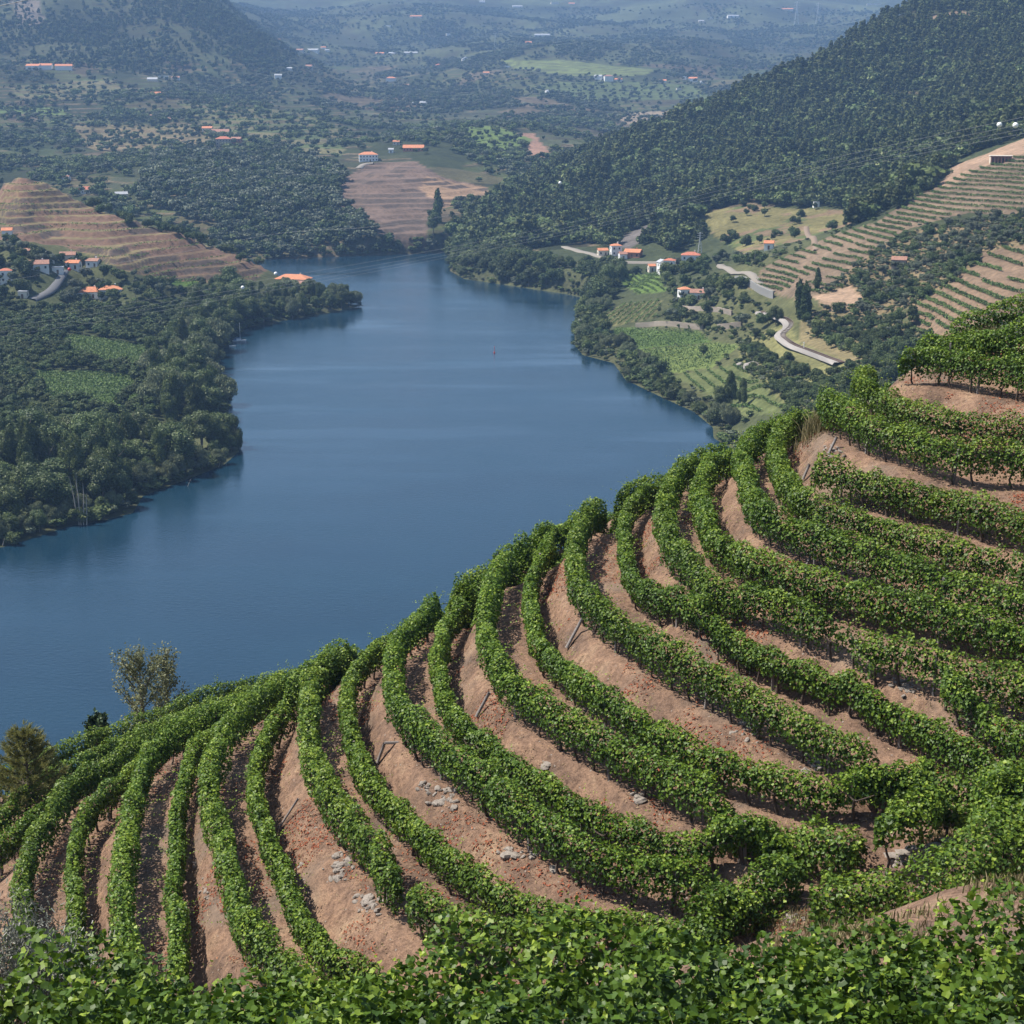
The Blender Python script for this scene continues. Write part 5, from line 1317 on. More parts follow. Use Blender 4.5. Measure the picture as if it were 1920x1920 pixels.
HOUSES = [
 (161,364,36,1,'hip','r','w','white bungalow with a red hip roof on the ridge of the brown hill',8),
 (122,340,16,1,'gable','b','w','small white house above and left of the ridge bungalow',-15),
 (226,372,22,1,'gable','g','c','pale grey-roofed shed right of the ridge bungalow',20),
 (166,560,44,1,'gable','o','w','left wing of the low white house with long orange roofs by the plain',12),
 (205,556,42,1,'hip','o','w','right wing of the low white orange-roofed house by the plain, taller roof',12),
 (548,535,64,1,'hip','o','c','large farmhouse with broad orange tiled roofs on the headland',-10),
 (566,545,30,1,'gable','b','w','white annexe with brown roof in front of the headland farmhouse',-10),
 (88,490,20,1,'front','g','w','tall white house with pale grey gable in the left village',25),
 (70,508,36,1,'gable','b','w','white house under a wide brown roof in the left village',15),
 (107,514,20,1,'flat','g','w','low grey flat-roofed shed in the middle of the left village',10),
 (136,505,26,1,'gable','o','w','white house with the brightest orange roof in the left village',-8),
 (126,490,28,1,'gable','b','c','long cream house at the back of the left village',5),
 (174,502,24,1,'gable','b','w','grey-walled house at the right end of the left village',-15),
 (10,532,22,2,'hip','r','w','two-storey white house at the left frame edge below the village',15),
 (12,444,18,1,'gable','o','w','white house with orange roof at the left frame edge above the village',10),
 (50,482,12,1,'gable','b','s','small brown-roofed stone hut left of the village',0),
 (42,560,16,1,'flat','g','c','low pale hut among the trees below the left village',0),
 (418,278,28,3,'hip','r','s','tall grey stone house with a red roof above the river-bend wood',10),
 (443,272,18,2,'gable','b','k','brown brick house right of the tall stone house',-10),
 (412,253,32,1,'gable','b','w','long white house just behind the tall stone house',5),
 (388,246,18,1,'gable','o','c','low cream house left of the long white house on the hill',0),
 (690,303,34,2,'hip','o','w','white two-storey house with red roof above the far brown terraces',8),
 (775,284,38,1,'gable','o','k','long orange-roofed hall right of the white house over the far terraces',0),
 (743,272,12,1,'gable','o','c','tiny orange-roofed house left of the long orange-roofed hall',0),
 (733,287,9,1,'gable','g','w','tiny pale hut between the white house and the long hall',0),
 (852,257,14,1,'gable','g','w','small white house left of the green hillock',20),
 (1155,480,20,2,'hip','o','w','white two-storey station house with orange hip roof on the right bank',12),
 (1188,484,30,1,'gable','o','k','brick barn with orange roof right of the station house',-22),
 (1130,480,18,1,'gable','o','c','small cream building left of the station house',10),
 (1168,487,14,1,'gable','b','w','white lean-to between the station house and the brick barn',10),
 (1242,513,16,2,'front','g','w','white house with a bright gable end below the station',18),
 (1222,510,12,1,'gable','o','c','tiny orange-roofed shed left of the white gabled house',10),
 (1256,510,20,2,'hip','r','w','white house with dark red roof joined to the white gabled house',-15),
 (1296,500,34,2,'hip','r','w','white house with red roof and terrace among dark trees, right bank',-8),
 (1284,566,22,2,'hip','o','w','white two-storey house above the slanting vineyard, nearest the river',15),
 (1312,562,32,1,'gable','b','w','wing with brown-red roofs behind the white house above the slanting vineyard',-12),
 (1443,468,17,1,'gable','o','w','lone little white house with orange roof on the dry grassy hill',-14),
 (1688,502,26,1,'gable','b','s','stone hut with a brown roof in the olive gully',-20),
 (1000,432,10,2,'flat','g','w','white ruin half hidden in the trees of the far right bank',20),
 (1531,389,8,1,'flat','g','w','tiny white hut at the top edge of the dry grassy hill',0),
]
for hh in HOUSES:
    px, py, wpx, st, kind, ro, wa, lab, yaw = hh
    house(px, py, wpx, st, kind, ro, wa, lab, yaw)
FARH = [  # far up the valley: a few pixels each
 (62,132,26,2,'gable','o','w','leftmost white house of the trio under the left mountain'),(85,131,22,2,'gable','o','w','middle orange-roofed house of the trio under the left mountain'),(118,132,30,2,'gable','o','w','rightmost and largest white house of the trio under the left mountain'),
 (288,181,24,1,'gable','o','c','long low orange-roofed house on the far left slope'),(274,224,18,1,'gable','b','c','small brown-roofed house above the dry terraced fields'),(310,229,16,1,'gable','b','s','dull stone house right of the brown-roofed one above the dry fields'),
 (285,153,18,1,'gable','g','c','left pale house of the hamlet at the mountain foot'),(305,146,18,1,'flat','g','w','middle white house of the hamlet at the mountain foot'),(329,150,14,1,'gable','b','w','right white house of the hamlet at the mountain foot'),
 (521,149,13,2,'gable','g','w','white house alone below the end of the mountain ridge'),(543,132,10,1,'gable','g','w','little white house up the slope from the mountain ridge end'),(577,128,16,1,'gable','b','c','cream house with brown roof at the mountain ridge end'),
 (520,78,11,1,'gable','o','w','white house on the skyline of the left mountain ridge'),(562,97,14,1,'gable','b','c','leftmost house of the village on the far ridge saddle'),(586,97,22,1,'gable','g','w','long white house of the village on the far ridge saddle'),(606,92,9,1,'gable','o','w','orange-roofed house of the village on the far ridge saddle'),(613,97,8,1,'gable','g','w','rightmost white house of the village on the far ridge saddle'),
 (712,103,16,1,'gable','o','c','red-roofed house left of the long pale street of far houses'),(735,103,12,1,'gable','g','c','pale house right of the red-roofed far house'),(770,102,24,1,'gable','g','c','long pale building on the far valley road'),(733,153,18,2,'hip','o','w','white house with orange roof in the far valley centre'),(762,164,20,1,'hip','b','c','brown-roofed house below and right of the far valley white house'),
 (777,197,8,1,'gable','g','w','tiny white house above the terraced scrub, far valley'),(795,197,16,1,'gable','g','c','long pale house right of the tiny white house, far valley'),(823,125,13,1,'hip','r','c','dark red-roofed house in the far valley'),(873,114,14,1,'front','g','w','white gabled house in the far valley centre'),(912,140,11,1,'gable','o','c','orange house above the far orchard belt'),
 (952,127,10,1,'flat','g','w','square white building on the far green field edge'),(1122,150,14,2,'gable','g','w','left wing of the white manor on the far plateau'),(1141,153,16,3,'hip','b','w','tall main block of the white manor on the far plateau'),(1160,153,13,1,'gable','o','w','low right wing of the white manor on the far plateau'),(1030,175,14,1,'gable','g','w','white house by the dark belt under the far plateau'),
 (1017,70,28,2,'gable','g','w','long white building high on the blue far slope'),(990,83,13,1,'gable','o','c','small house left below the long white far building'),(780,33,22,1,'gable','o','c','pair of orange-roofed houses high on the far left slope'),(728,50,8,1,'flat','g','w','tiny white speck house on the far left slope'),(840,68,7,2,'flat','g','w','narrow white house in the middle of the far slope'),
 (970,14,18,1,'gable','g','w','white house near the top edge, centre'),(904,5,10,1,'gable','g','w','white house at the very top edge left of centre'),(1040,8,14,2,'flat','g','c','yellowish block at the very top edge, centre'),(1072,9,11,1,'gable','o','c','orange-roofed house at the very top edge, centre right'),
 (1243,155,13,1,'gable','o','w','small house right of the white manor'),(1273,169,9,1,'flat','g','c','pale block on the far terrace wall'),(1375,34,22,2,'gable','g','w','white house high on the far slope left of the pylons'),(1332,36,8,1,'flat','g','w','tiny white house left of the one by the pylons'),(1315,42,10,1,'gable','g','c','pale house furthest left of the far slope cluster'),(1477,19,20,1,'gable','o','c','orange-roofed long house behind the far pylons'),(1643,9,32,1,'flat','g','c','long pale flat building at the top edge beside the forest ridge'),
 (1300,154,15,2,'gable','o','w','red and white house at the foot of the far plateau'),(1284,150,6,2,'flat','g','w','narrow white house left of the red and white house'),(1317,157,8,1,'gable','g','w','white hut right of the red and white house'),
]
for hh in FARH: house(*hh, yaw=rng.uniform(-20, 20), chimney=False, near=False)

# unfinished brick building at the top of the striped slope
P = far_hit(1876, 304)
root = thing('brick_shell', 'unfinished roofless brick building at the top of the striped slope', 'building', P, R(-8))
for i, x in enumerate(np.linspace(-5, 5, 7)): obj('pillar', MB().box((0, 0, 1.4), (0.5, 0.5, 3.4)).mesh('pillar', [M_BRICK]), root, (x, -2.5, 0))
obj('wall', MB().box((0, 2.5, 1.0), (11, 0.35, 3.6)).mesh('wall', [M_BRICK]), root)
obj('side_wall', MB().box((-5.3, 0, 1.0), (0.35, 4.6, 3.6)).mesh('side_wall', [M_CREAM]), root)
obj('floor_slab', MB().box((0, 0, 3.25), (11.6, 6.0, 0.3)).mesh('floor_slab', [M_CREAM]), root)

# =================================================================== ROADS, WALLS, RAILWAY
M_ROAD = plain('pale_road', (0.215, 0.19, 0.16), 0.95, 0.12, 0.5); M_TARM = plain('road_tarmac', (0.11, 0.11, 0.115), 0.9, 0.15, 0.5)
M_WALLST = plain('terrace_wall_stone', (0.30, 0.25, 0.20), 0.95, 0.35, 1.4, 0.5); M_CONC = plain('grey_concrete', (0.24, 0.235, 0.225), 0.9, 0.12, 0.8, 0.1)
M_BALLAST = plain('railway_ballast', (0.235, 0.215, 0.195), 0.95, 0.3, 3.0, 0.4); M_RAIL = plain('rail_steel', (0.16, 0.12, 0.10), 0.5, 0.2, 3, metal=0.5)
def ground_line(pts, step=2.0):
    w = np.array([far_hit(*p) for p in pts]); q, s = resample(w, step); q = smooth_line(q, 3)
    q[:, 2] = far_z(q[:, 0], q[:, 1]); q[:, 2] = smooth_line(q, 8)[:, 2]
    return q
def side_of(q):
    d = np.gradient(q, axis=0); d[:, 2] = 0; d = unit(d); return np.stack([d[:, 1], -d[:, 0], 0 * d[:, 0]], -1)
def strip(name, q, width, lift, mat, thick=0.5):
    s = side_of(q); n = len(q)
    v = np.concatenate([q + s * width / 2 + [0, 0, lift], q - s * width / 2 + [0, 0, lift], q - s * (width / 2 + .6) + [0, 0, lift - thick], q + s * (width / 2 + .6) + [0, 0, lift - thick]])
    i = np.arange(n - 1); f = []
    for a, b in ((0, 1), (1, 2), (3, 0)): f.append(np.stack([a * n + i, a * n + i + 1, b * n + i + 1, b * n + i], -1))
    o = obj(name, make_mesh(name, v, np.concatenate(f), [mat], True)); return tag(o, kind='structure')
M_EARTH = plain('earth_track', (0.20, 0.145, 0.10), 0.95, 0.2, 0.5)
for pts, w, m in ROADS:
    m = dict(pale=M_ROAD, tar=M_TARM, earth=M_EARTH)[m]
    strip('road', ground_line(pts), w, 0.5, m, 1.2)
def wall(pts, h, label, mat, name='stone_wall', cat='wall'):
    q = ground_line(pts, 2.5); s = side_of(q) * 0.3; n = len(q)
    v = np.concatenate([q - s + [0, 0, -1], q - s + [0, 0, h], q + s + [0, 0, h], q + s + [0, 0, -1]]); v += rng.normal(0, 0.05, v.shape)
    base = q[n // 2]; i = np.arange(n - 1); f = [np.stack([a * n + i, a * n + i + 1, a * n + n + i + 1, a * n + n + i], -1) for a in range(3)]
    return tag(obj(name, make_mesh(name, v - base, np.concatenate(f), [mat]), None, base), label, cat)
wall([(1378,530),(1412,542),(1450,560)], 3.2, 'long grey retaining wall below the road on the right bank', M_CONC, 'retaining_wall')
wall([(1192,615),(1245,611),(1300,617),(1318,618)], 2.4, 'brown terrace wall above the flat riverside field, left part', M_WALLST)
wall([(1345,618),(1390,612)], 2.4, 'brown terrace wall above the flat riverside field, right part', M_WALLST)
wall([(1268,580),(1330,584),(1372,592)], 2.2, 'brown stone wall below the house nearest the river', M_WALLST)
q = ground_line(RAILWAY, 1.2)
strip('railway_bed', q, 6.0, 0.45, M_BALLAST, 0.9)
s = side_of(q); root = thing('railway_track', 'single railway track curving on pale ballast along the right bank', 'railway track', q[len(q) // 2])
for sg in (-1, 1): obj('rail', MB().tube(q + s * 0.78 * sg + [0, 0, 0.67], 0.09, 4).mesh('rail', [M_RAIL]), root, -np.array(root.location))
sl = MB()
for i in range(len(q)): sl.box(q[i] + [0, 0, 0.52], (2.5, 0.26, 0.14), math.atan2(s[i, 1], s[i, 0]))
o = obj('sleepers', sl.mesh('sleepers', [M_WOOD]), root, -np.array(root.location)); o['kind'] = 'stuff'

# =================================================================== PYLONS, CABLES, POSTS
M_GALV = plain('galvanised_steel', (0.42, 0.44, 0.46), 0.5, 0.1, 2); M_CABLE = plain('cable_grey', (0.20, 0.21, 0.22), 0.5, 0.1, 2); M_RED = plain('red_paint', (0.55, 0.06, 0.04), 0.4, 0.1, 2); M_BALL = plain('white_paint', (0.82, 0.82, 0.80), 0.4, 0.05, 2)
def pylon(px, py, h, label):
    P = far_hit(px, py); root = thing('power_pylon', label, 'pylon', P); r_ = h * 0.005 + 0.05
    m = MB(); b, tp = h * 0.10, h * 0.022
    for sx in (-1, 1):
        for sy in (-1, 1): obj('leg', MB().tube([(sx * b, sy * b, -1), (sx * tp, sy * tp, h * .72), (sx * tp * .6, sy * tp * .6, h)], r_, 4).mesh('leg', [M_GALV]), root)
    for k in range(7):
        z0, z1 = h * k / 8, h * (k + 1) / 8; w0 = b + (tp - b) * min(z0 / (h * .72), 1); w1 = b + (tp - b) * min(z1 / (h * .72), 1)
        m.tube([(-w0, -w0, z0), (w1, -w1, z1)], r_ * .6, 3); m.tube([(w0, -w0, z0), (-w1, -w1, z1)], r_ * .6, 3)
    obj('bracing', m.mesh('bracing', [M_GALV]), root)
    for k in (0.74, 0.84, 0.94): obj('cross_arm', MB().tube([(-h * .13, 0, h * k), (0, 0, h * k + h * .015), (h * .13, 0, h * k)], r_ * .8, 4).mesh('cross_arm', [M_GALV]), root)
pylon(1493, 48, 62, 'left of the two tall lattice pylons high on the far slope'); pylon(1533, 45, 56, 'right of the two tall lattice pylons high on the far slope')
pylon(1312, 477, 13, 'slim lattice mast behind the red-roofed white house, right bank'); pylon(929, 92, 34, 'faint lattice pylon over the far pale street')
def pole(px, py, h, r_, label, mat, arm=0.0):
    P = far_hit(px, py); root = thing('post', label, 'post', P)
    obj('shaft', MB().tube([(0, 0, -.5), (0, 0, h)], r_, 6).mesh('shaft', [mat]), root)
    obj('bracket', MB().box((0, 0, h - .3), (max(arm, .5), .25, .2)).mesh('bracket', [mat]), root)
pole(1415, 496, 6.5, 0.14, 'pale slender post on the grassy slope right of the road', M_CONC, .7); pole(1507, 656, 3.0, 0.12, 'small white signal post beside the railway', M_BALL, .6)
pole(413, 586, 7, 0.1, 'thin lamp post left of the headland farmhouse', M_CONC, 1.0); pole(455, 575, 6, 0.09, 'second thin post nearer the headland farmhouse', M_CONC, 1.0)

def cable(pts, rad, label, group=None, sag=0.0):
    w = np.array([at_d(*p) for p in pts]); q, s = resample(w, 6.0)
    base = q[len(q) // 2]
    return tag(obj('power_cable', MB().tube(q - base, rad, 4).mesh('power_cable', [M_CABLE]), None, base), label, 'cable', group)
MAIN = [(-60,622,640),(200,585,600),(455,541,560),(700,498,520),(860,468,490),(1050,430,450),(1280,374,390),(1500,321,320),(1700,277,270),(1960,224,235)]
for i, (dy, dd) in enumerate([(0, 0), (9, 4), (-12, -5), (17, 8)]):
    cable([(a, b + dy * (0.6 + 0.4 * abs(a - 900) / 900), c + dd) for a, b, c in MAIN], 0.020, ['main power cable crossing the valley, second from the top', 'valley power cable just under the main one', 'highest power cable of the valley bundle', 'lowest power cable of the valley bundle'][i], 'power cables across the valley')
cable([(-60,537,600),(130,507,570),(330,475,545),(520,438,520),(700,425,510),(900,395,480)], 0.020, 'separate thin cable running over the left village and brown hill')
cable([(-60,24,60),(0,10,58),(70,-3,56),(140,-20,54)], 0.014, 'dark cable cutting the top left corner')
for px, py, d, r_, m, lab in [(1904,235,240,0.42,M_BALL,'rightmost white marker ball on the valley cables'),(1874,234,244,0.40,M_BALL,'white marker ball just left of the rightmost one'),(1050,343,430,0.42,M_BALL,'lone white marker ball in front of the dark forest'),(517,513,560,0.62,M_BALL,'white marker ball left of the headland farmhouse roof'),(455,539,565,0.62,M_BALL,'white marker ball on the cable above the shore poplars'),(130,505,570,0.62,M_RED,'red marker ball on the cable over the left village')]:
    P = at_d(px, py, d); bm = MB(); th = np.linspace(0, math.pi, 9); bm.tube(np.stack([0 * th, 0 * th, -np.cos(th) * r_], -1), np.maximum(np.sin(th) * r_, 0.01), 12, cap=False)
    tag(obj('marker_ball', bm.mesh('marker_ball', [m], True), None, P), lab, 'marker ball', 'marker balls on the cables')

# =================================================================== ON THE WATER
M_HULL = plain('boat_white', (0.78, 0.78, 0.76), 0.35, 0.05, 2); M_BLUE = plain('boat_blue', (0.08, 0.16, 0.30), 0.4, 0.1, 2)
def boat(px, py, L_, label, mast=0, cabin=True, yaw=0):
    P = at_z(px, py, 0.0); root = thing('moored_boat', label, 'boat', P, R(yaw)); n = 9
    t_ = np.linspace(0, 1, n); hw = L_ * 0.17 * np.sin(math.pi * np.clip(t_ * 0.72 + 0.28, 0, 1)) ** 0.8; x = (t_ - 0.5) * L_; hw[-1] = 0.02
    rows = [np.stack([x, hw * s_ * k, np.full(n, z) + 0.12 * L_ * 0.3 * t_ ** 2 * (z > 0.1)], -1) for s_, k, z in ((-1, 1, .55), (-1, .75, .05), (1, .75, .05), (1, 1, .55))]
    v = np.concatenate(rows); i = np.arange(n - 1); f = np.concatenate([np.stack([a * n + i, a * n + i + 1, (a + 1) % 4 * n + i + 1, (a + 1) % 4 * n + i], -1) for a in range(4)])
    obj('hull', make_mesh('hull', v, [f, [[0, n, 2 * n, 3 * n]]], [M_HULL]), root)
    if cabin: obj('cabin', MB().box((-0.05 * L_, 0, 0.9), (L_ * .34, L_ * .2, .7)).mesh('cabin', [M_HULL]), root); obj('cockpit_cover', MB().box((-0.32 * L_, 0, 0.75), (L_ * .2, L_ * .22, .4)).mesh('cockpit_cover', [M_BLUE]), root)
    if mast: obj('mast', MB().tube([(0.06 * L_, 0, .5), (0.06 * L_, 0, mast)], 0.09, 6).mesh('mast', [M_HULL]), root); obj('boom', MB().tube([(0.06 * L_, 0, 1.7), (-.35 * L_, 0, 1.7)], 0.12, 6).mesh('boom', [M_BLUE]), root)
boat(449, 640, 6.5, 'small white sailing boat moored under the left shore trees', 9.0, True, 15)
boat(436, 650, 3.2, 'little white dinghy beside the sailing boat', 0, False, 5)
boat(1104, 565, 4.5, 'small pale boat tied at the bend of the right shore', 0, True, -30)
P = at_z(927, 662, 0.0); root = thing('river_buoy', 'thin red channel buoy standing in mid-river', 'buoy', P)
obj('float', MB().tube([(0, 0, -.3), (0, 0, .5)], .4, 8).mesh('float', [M_RED]), root); obj('staff', MB().tube([(0, 0, .5), (0, 0, 2.6)], .11, 6).mesh('staff', [M_RED]), root); obj('topmark', MB().box((0, 0, 2.8), (.35, .35, .5)).mesh('topmark', [M_RED]), root)
def stake(px, py, h, lean, label, r_=0.10, mat=None):
    P = at_z(px, py, 0.0); n = 6; z = np.linspace(-.6, h, n); x = lean * z + np.cumsum(rng.normal(0, h * .008, n))
    tag(obj('dead_stake', MB().tube(np.stack([x, 0 * x, z], -1), np.linspace(r_, r_ * .4, n), 6).mesh('dead_stake', [mat or M_PALEBARK], True), None, P), label, 'dead trunk', 'dead trunks at the left shore')
stake(352, 912, 2.4, .45, 'leaning dead stake sticking out of the water off the left shore'); stake(410, 876, 2.0, .35, 'left of the two short stakes off the poplar point'); stake(424, 871, 1.8, -.1, 'right of the two short stakes off the poplar point')
stake(5, 1024, 2.3, .35, 'grey dead stump at the left frame edge on the waterline', .16)
for px, h, lean, lab in [(148, 14, -.13, 'leftmost and most slanting bare pale trunk at the near left shore'), (153, 15, -.01, 'tallest straight bare pale trunk at the near left shore'), (157, 12, .03, 'third bare pale trunk from the left at the near left shore'), (163, 9, .05, 'shortest bare pale trunk at the near left shore')]: stake(px, 984, h, lean, lab, .20)

# rock outcrops
M_ROCK = plain('pale_rock', (0.27, 0.245, 0.22), 0.95, 0.25, 0.8, 0.5)
def rock_mesh(seed, flat=0.7, name='stone', mat=None, n=(5, 8)):
    r = np.random.default_rng(seed); th = np.linspace(0.0, math.pi, n[0])[:, None]; ph = (np.arange(n[1]) * 2 * math.pi / n[1])[None]
    p_ = np.stack([np.sin(th) * np.cos(ph), np.sin(th) * np.sin(ph), (np.cos(th) + 0 * ph) * flat], -1)
    p_ = p_ * r.uniform(0.72, 1.15, p_.shape[:2])[..., None]; p_[0] = p_[0].mean(0); p_[-1] = p_[-1].mean(0); p_ = np.sign(p_) * np.abs(p_) ** 0.8
    i, j = np.meshgrid(np.arange(n[0] - 1), np.arange(n[1]), indexing='ij'); k = n[1]
    return make_mesh(name, p_.reshape(-1, 3), np.stack([i * k + j, (i + 1) * k + j, (i + 1) * k + (j + 1) % k, i * k + (j + 1) % k], -1).reshape(-1, 4), [mat or M_ROCK])
for px, py, s_, lab in [(1412, 688, 5.0, 'pale rock outcrop above the striped riverside field'), (1432, 694, 3.0, 'smaller grey rock at the right of the outcrop'), (1388, 684, 2.2, 'small rock left of the pale outcrop')]:
    P = far_hit(px, py); tag(obj('rock_outcrop', rock_mesh(px, 0.6, 'rock_outcrop', None, (8, 14)), None, P, (0, 0, 1), (s_, s_ * .7, s_ * .6)), lab, 'rock')

# =================================================================== ON THE NEAR HILL
M_SCHIST = plain('grey_schist', (0.225, 0.195, 0.168), 0.95, 0.35, 6, 0.6)
STONES = [rock_mesh(400 + i, 0.55, 'stone', M_SCHIST, (5, 8)) for i in range(7)]
HEAPS = [ # px, py, spread px (x, y), count, size, label
 (835,1497,26,22,34,.17,'heap of grey schist stones on the bank between the fifth and sixth terraces'),
 (796,1478,16,10,12,.13,'small spill of stones left of the grey schist heap'),
 (640,1625,26,30,32,.17,'tumbled dry stone wall on the bank left of the broken vine row, upper part'),
 (690,1700,20,28,34,.16,'tumbled dry stone wall on the bank left of the broken vine row, lower part'),
 (970,1605,40,14,16,.20,'flat grey slabs on the bank below the sixth terrace'),
 (1035,1632,10,8,5,.2,'few pale slabs beside a vine trunk on the sixth bank'),
 (1198,1495,12,14,6,.24,'pale boulder and slabs on the bank under the seventh terrace'),
 (1023,1442,8,8,3,.2,'single pale boulder on the bank under the seventh terrace, left'),
 (1525,1440,24,12,12,.2,'slabs of grey rock at the foot of the eighth terrace bank'),
 (1700,1290,30,16,34,.13,'patch of rubble on the bank below the ninth terrace, right'),
 (1398,1375,28,20,12,.15,'scattered stones in the red leaf patch of the eighth bank'),
 (1565,840,18,20,22,.14,'grey rubble patch high on the bare bank, upper right'),
 (1810,1160,20,14,10,.12,'loose stones between vine rows at the right edge'),
 (1490,1722,22,12,12,.13,'flat white stone and rubble on the dry grass by the path'),
 (385,1672,10,20,8,.14,'few pale stones on the narrow bank at lower left'),
 (365,1618,8,8,5,.14,'stones at the head of the narrow bank, lower left'),
 (560,1640,40,30,12,.12,'scattered stones on the wide bank at lower left centre'),
]
def heap(px, py, sx, sy, n, size, label):
    base = near_hit(px, py); root = thing('stone_heap', label, 'stones', base, 0, 'stones on the terrace banks')
    for i in range(n):
        a, b = rng.normal(0, 0.5, 2); P = near_hit(px + a * sx, py + b * sy)
        s_ = size * 0.72 * rng.uniform(0.45, 1.35) * (1.5 if i == 0 else 1)
        obj('stone', STONES[rng.integers(7)], root, P - base + [0, 0, s_ * 0.02], (rng.normal(0, .3), rng.normal(0, .3), rng.uniform(0, 6)), (s_, s_ * rng.uniform(.5, .9), s_ * rng.uniform(.4, .8)))
for h_ in HEAPS: heap(*h_)

# low stone wall at the path, lower right: each stone its own
base = near_hit(1740, 1615); root = thing('stone_wall', 'low dry stone wall with a slab coping under the overhanging vine', 'wall', base)
for i, px in enumerate(np.linspace(1672, 1775, 11)):
    P0 = near_hit(px, 1627 - 0.18 * (px - 1672)) - base
    for k in range(3): obj('stone', STONES[rng.integers(7)], root, P0 + [rng.normal(0, .03), rng.normal(0, .04), 0.0 + .12 * k], (0, rng.normal(0, .1), rng.normal(0, .2)), (rng.uniform(.08, .14), .11, rng.uniform(.07, .11)))
    if i % 2 == 0: obj('coping', STONES[rng.integers(7)], root, P0 + [0, 0, .36], (0, 0, rng.normal(0, .1)), (.26, .17, .07))

# leaning and fallen wooden posts on the banks
for px0, py0, px1, py1, lab in [(1062,1222,1092,1184,'grey post leaning on the wide bank of the seventh terrace'),(893,1352,918,1322,'grey post leaning on the bank of the sixth terrace'),(708,1440,722,1420,'bent grey post on the bank of the fifth terrace'),(525,1560,560,1522,'thin grey post on the bank at lower left'),
        (1509,1072,1527,1048,'thin stick leaning on the bank of the ninth terrace'),(1553,858,1568,842,'short grey post on the bare bank at the upper right'),(1505,905,1517,893,'weathered stake below the bare bank at the upper right')]:
    a, b = near_hit(px0, py0), near_hit(px1, py1); a[2] += .12; b[2] += .45; base = a.copy()
    L_ = np.linalg.norm(b - a); k = np.linspace(0, 1, 4)[:, None]
    tag(obj('leaning_post', MB().tube((a + (b - a) * k) - base, 0.055 if 'thin' not in lab else 0.035, 6).mesh('leaning_post', [M_POST], True), None, base), lab, 'post', 'loose posts on the banks')
a = near_hit(722, 1420); tag(obj('fallen_post', MB().tube([(0, 0, .45), (.45, .1, .42)], .05, 6).mesh('fallen_post', [M_POST]), None, a), 'short crosspiece lying at the top of the bent grey post', 'post', 'loose posts on the banks')

# red dry leaves and straw litter on the banks
M_RED_LEAF = leaf_mat('dry_red_leaf', (0.15, 0.045, 0.026), (0.27, 0.080, 0.044), (0.36, 0.17, 0.09), trans=0.05, rough=0.8, rnd=0.0, spec=0.1)
M_STRAW = leaf_mat('dry_straw', (0.17, 0.12, 0.07), (0.29, 0.205, 0.12), (0.38, 0.29, 0.18), trans=0.05, rough=0.9, rnd=0.0, spec=0.1)
M_WEED = leaf_mat('weed_grass', (0.08, 0.085, 0.03), (0.19, 0.165, 0.08), (0.33, 0.27, 0.15), trans=0.1, rough=0.7, rnd=0.0, spec=0.2)
def litter(name, n, size, mat, seed, thr, flat=0.3, el=1.0, on=None):
    x = rng.uniform(-26, 26, n * 4); y = rng.uniform(30, 72, n * 4)
    dens = fbm(x, y, 2.6, seed, 3); ok = dens > thr
    i = np.clip(np.searchsorted(gx, x) - 1, 0, len(gx) - 2); j = np.clip(np.searchsorted(gy, y) - 1, 0, len(gy) - 2)
    sl = SLOPE[j, i]; ok &= (rng.random(n * 4) < np.clip(0.18 + sl * 0.9, 0, 1)) & (sl < 3)
    z = near_z(x, y); u, v = to_px(np.stack([x, y, z], -1)); ok &= (u > -40) & (u < 1960) & (v < 1960)
    x, y, z = x[ok][:n], y[ok][:n], z[ok][:n]; m = len(x)
    nn = unit(rng.normal(0, flat, (m, 3)) + np.stack([-dzx[j, i][ok][:n] * .8, -dzy[j, i][ok][:n] * .8, np.ones(m)], -1)); c = np.stack([x, y, z + 0.025], -1)
    a = unit(np.cross(nn, rng.normal(0, 1, (m, 3)))); b = np.cross(nn, a); s_ = size * rng.uniform(.6, 1.4, (m, 1))
    vv = np.stack([c - a * s_ * el, c - b * s_ * .5 + nn * .01, c + a * s_ * el, c + b * s_ * .5 + nn * .02], 1).reshape(-1, 3)
    o = obj(name, make_mesh(name, vv, np.arange(m * 4).reshape(m, 4), [mat], False, np.repeat(np.clip(rng.normal(.5, .25, m), 0, 1), 4))); tag(o, kind='stuff')
litter('fallen_leaves', 52000, 0.046, M_RED_LEAF, 301, 0.22)
litter('dry_straw', 16000, 0.022, M_STRAW, 330, -0.3, 0.5, 2.6)
# upright weeds and dry grass by the path
def tufts(name, spots_, mat, h, n_each, spread):
    V, F, T_ = [], [], []; k = 0
    for px, py in spots_:
        P = near_hit(px, py)
        for _ in range(n_each):
            x, y = P[0] + rng.normal(0, spread), P[1] + rng.normal(0, spread); z = near_z(x, y); a = rng.uniform(0, 6.28); l = h * rng.uniform(.5, 1.2); lean = rng.normal(0, .3, 2) * l
            d = np.array([math.cos(a), math.sin(a), 0]) * .012
            V += [np.array([x, y, z]) - d, np.array([x, y, z]) + d, np.array([x + lean[0] * .4, y + lean[1] * .4, z + l * .6]) + d * .8, np.array([x + lean[0] * .4, y + lean[1] * .4, z + l * .6]) - d * .8, np.array([x + lean[0], y + lean[1], z + l])]
            F.append([k, k + 1, k + 2, k + 3]); T_ += [rng.uniform(0, 1)] * 5; k += 5
    F = np.array(F); tri = np.stack([F[:, 3], F[:, 2], F[:, 3] + 1], -1)
    o = obj(name, make_mesh(name, np.array(V), [F, tri], [mat], False, np.array(T_))); tag(o, kind='stuff')
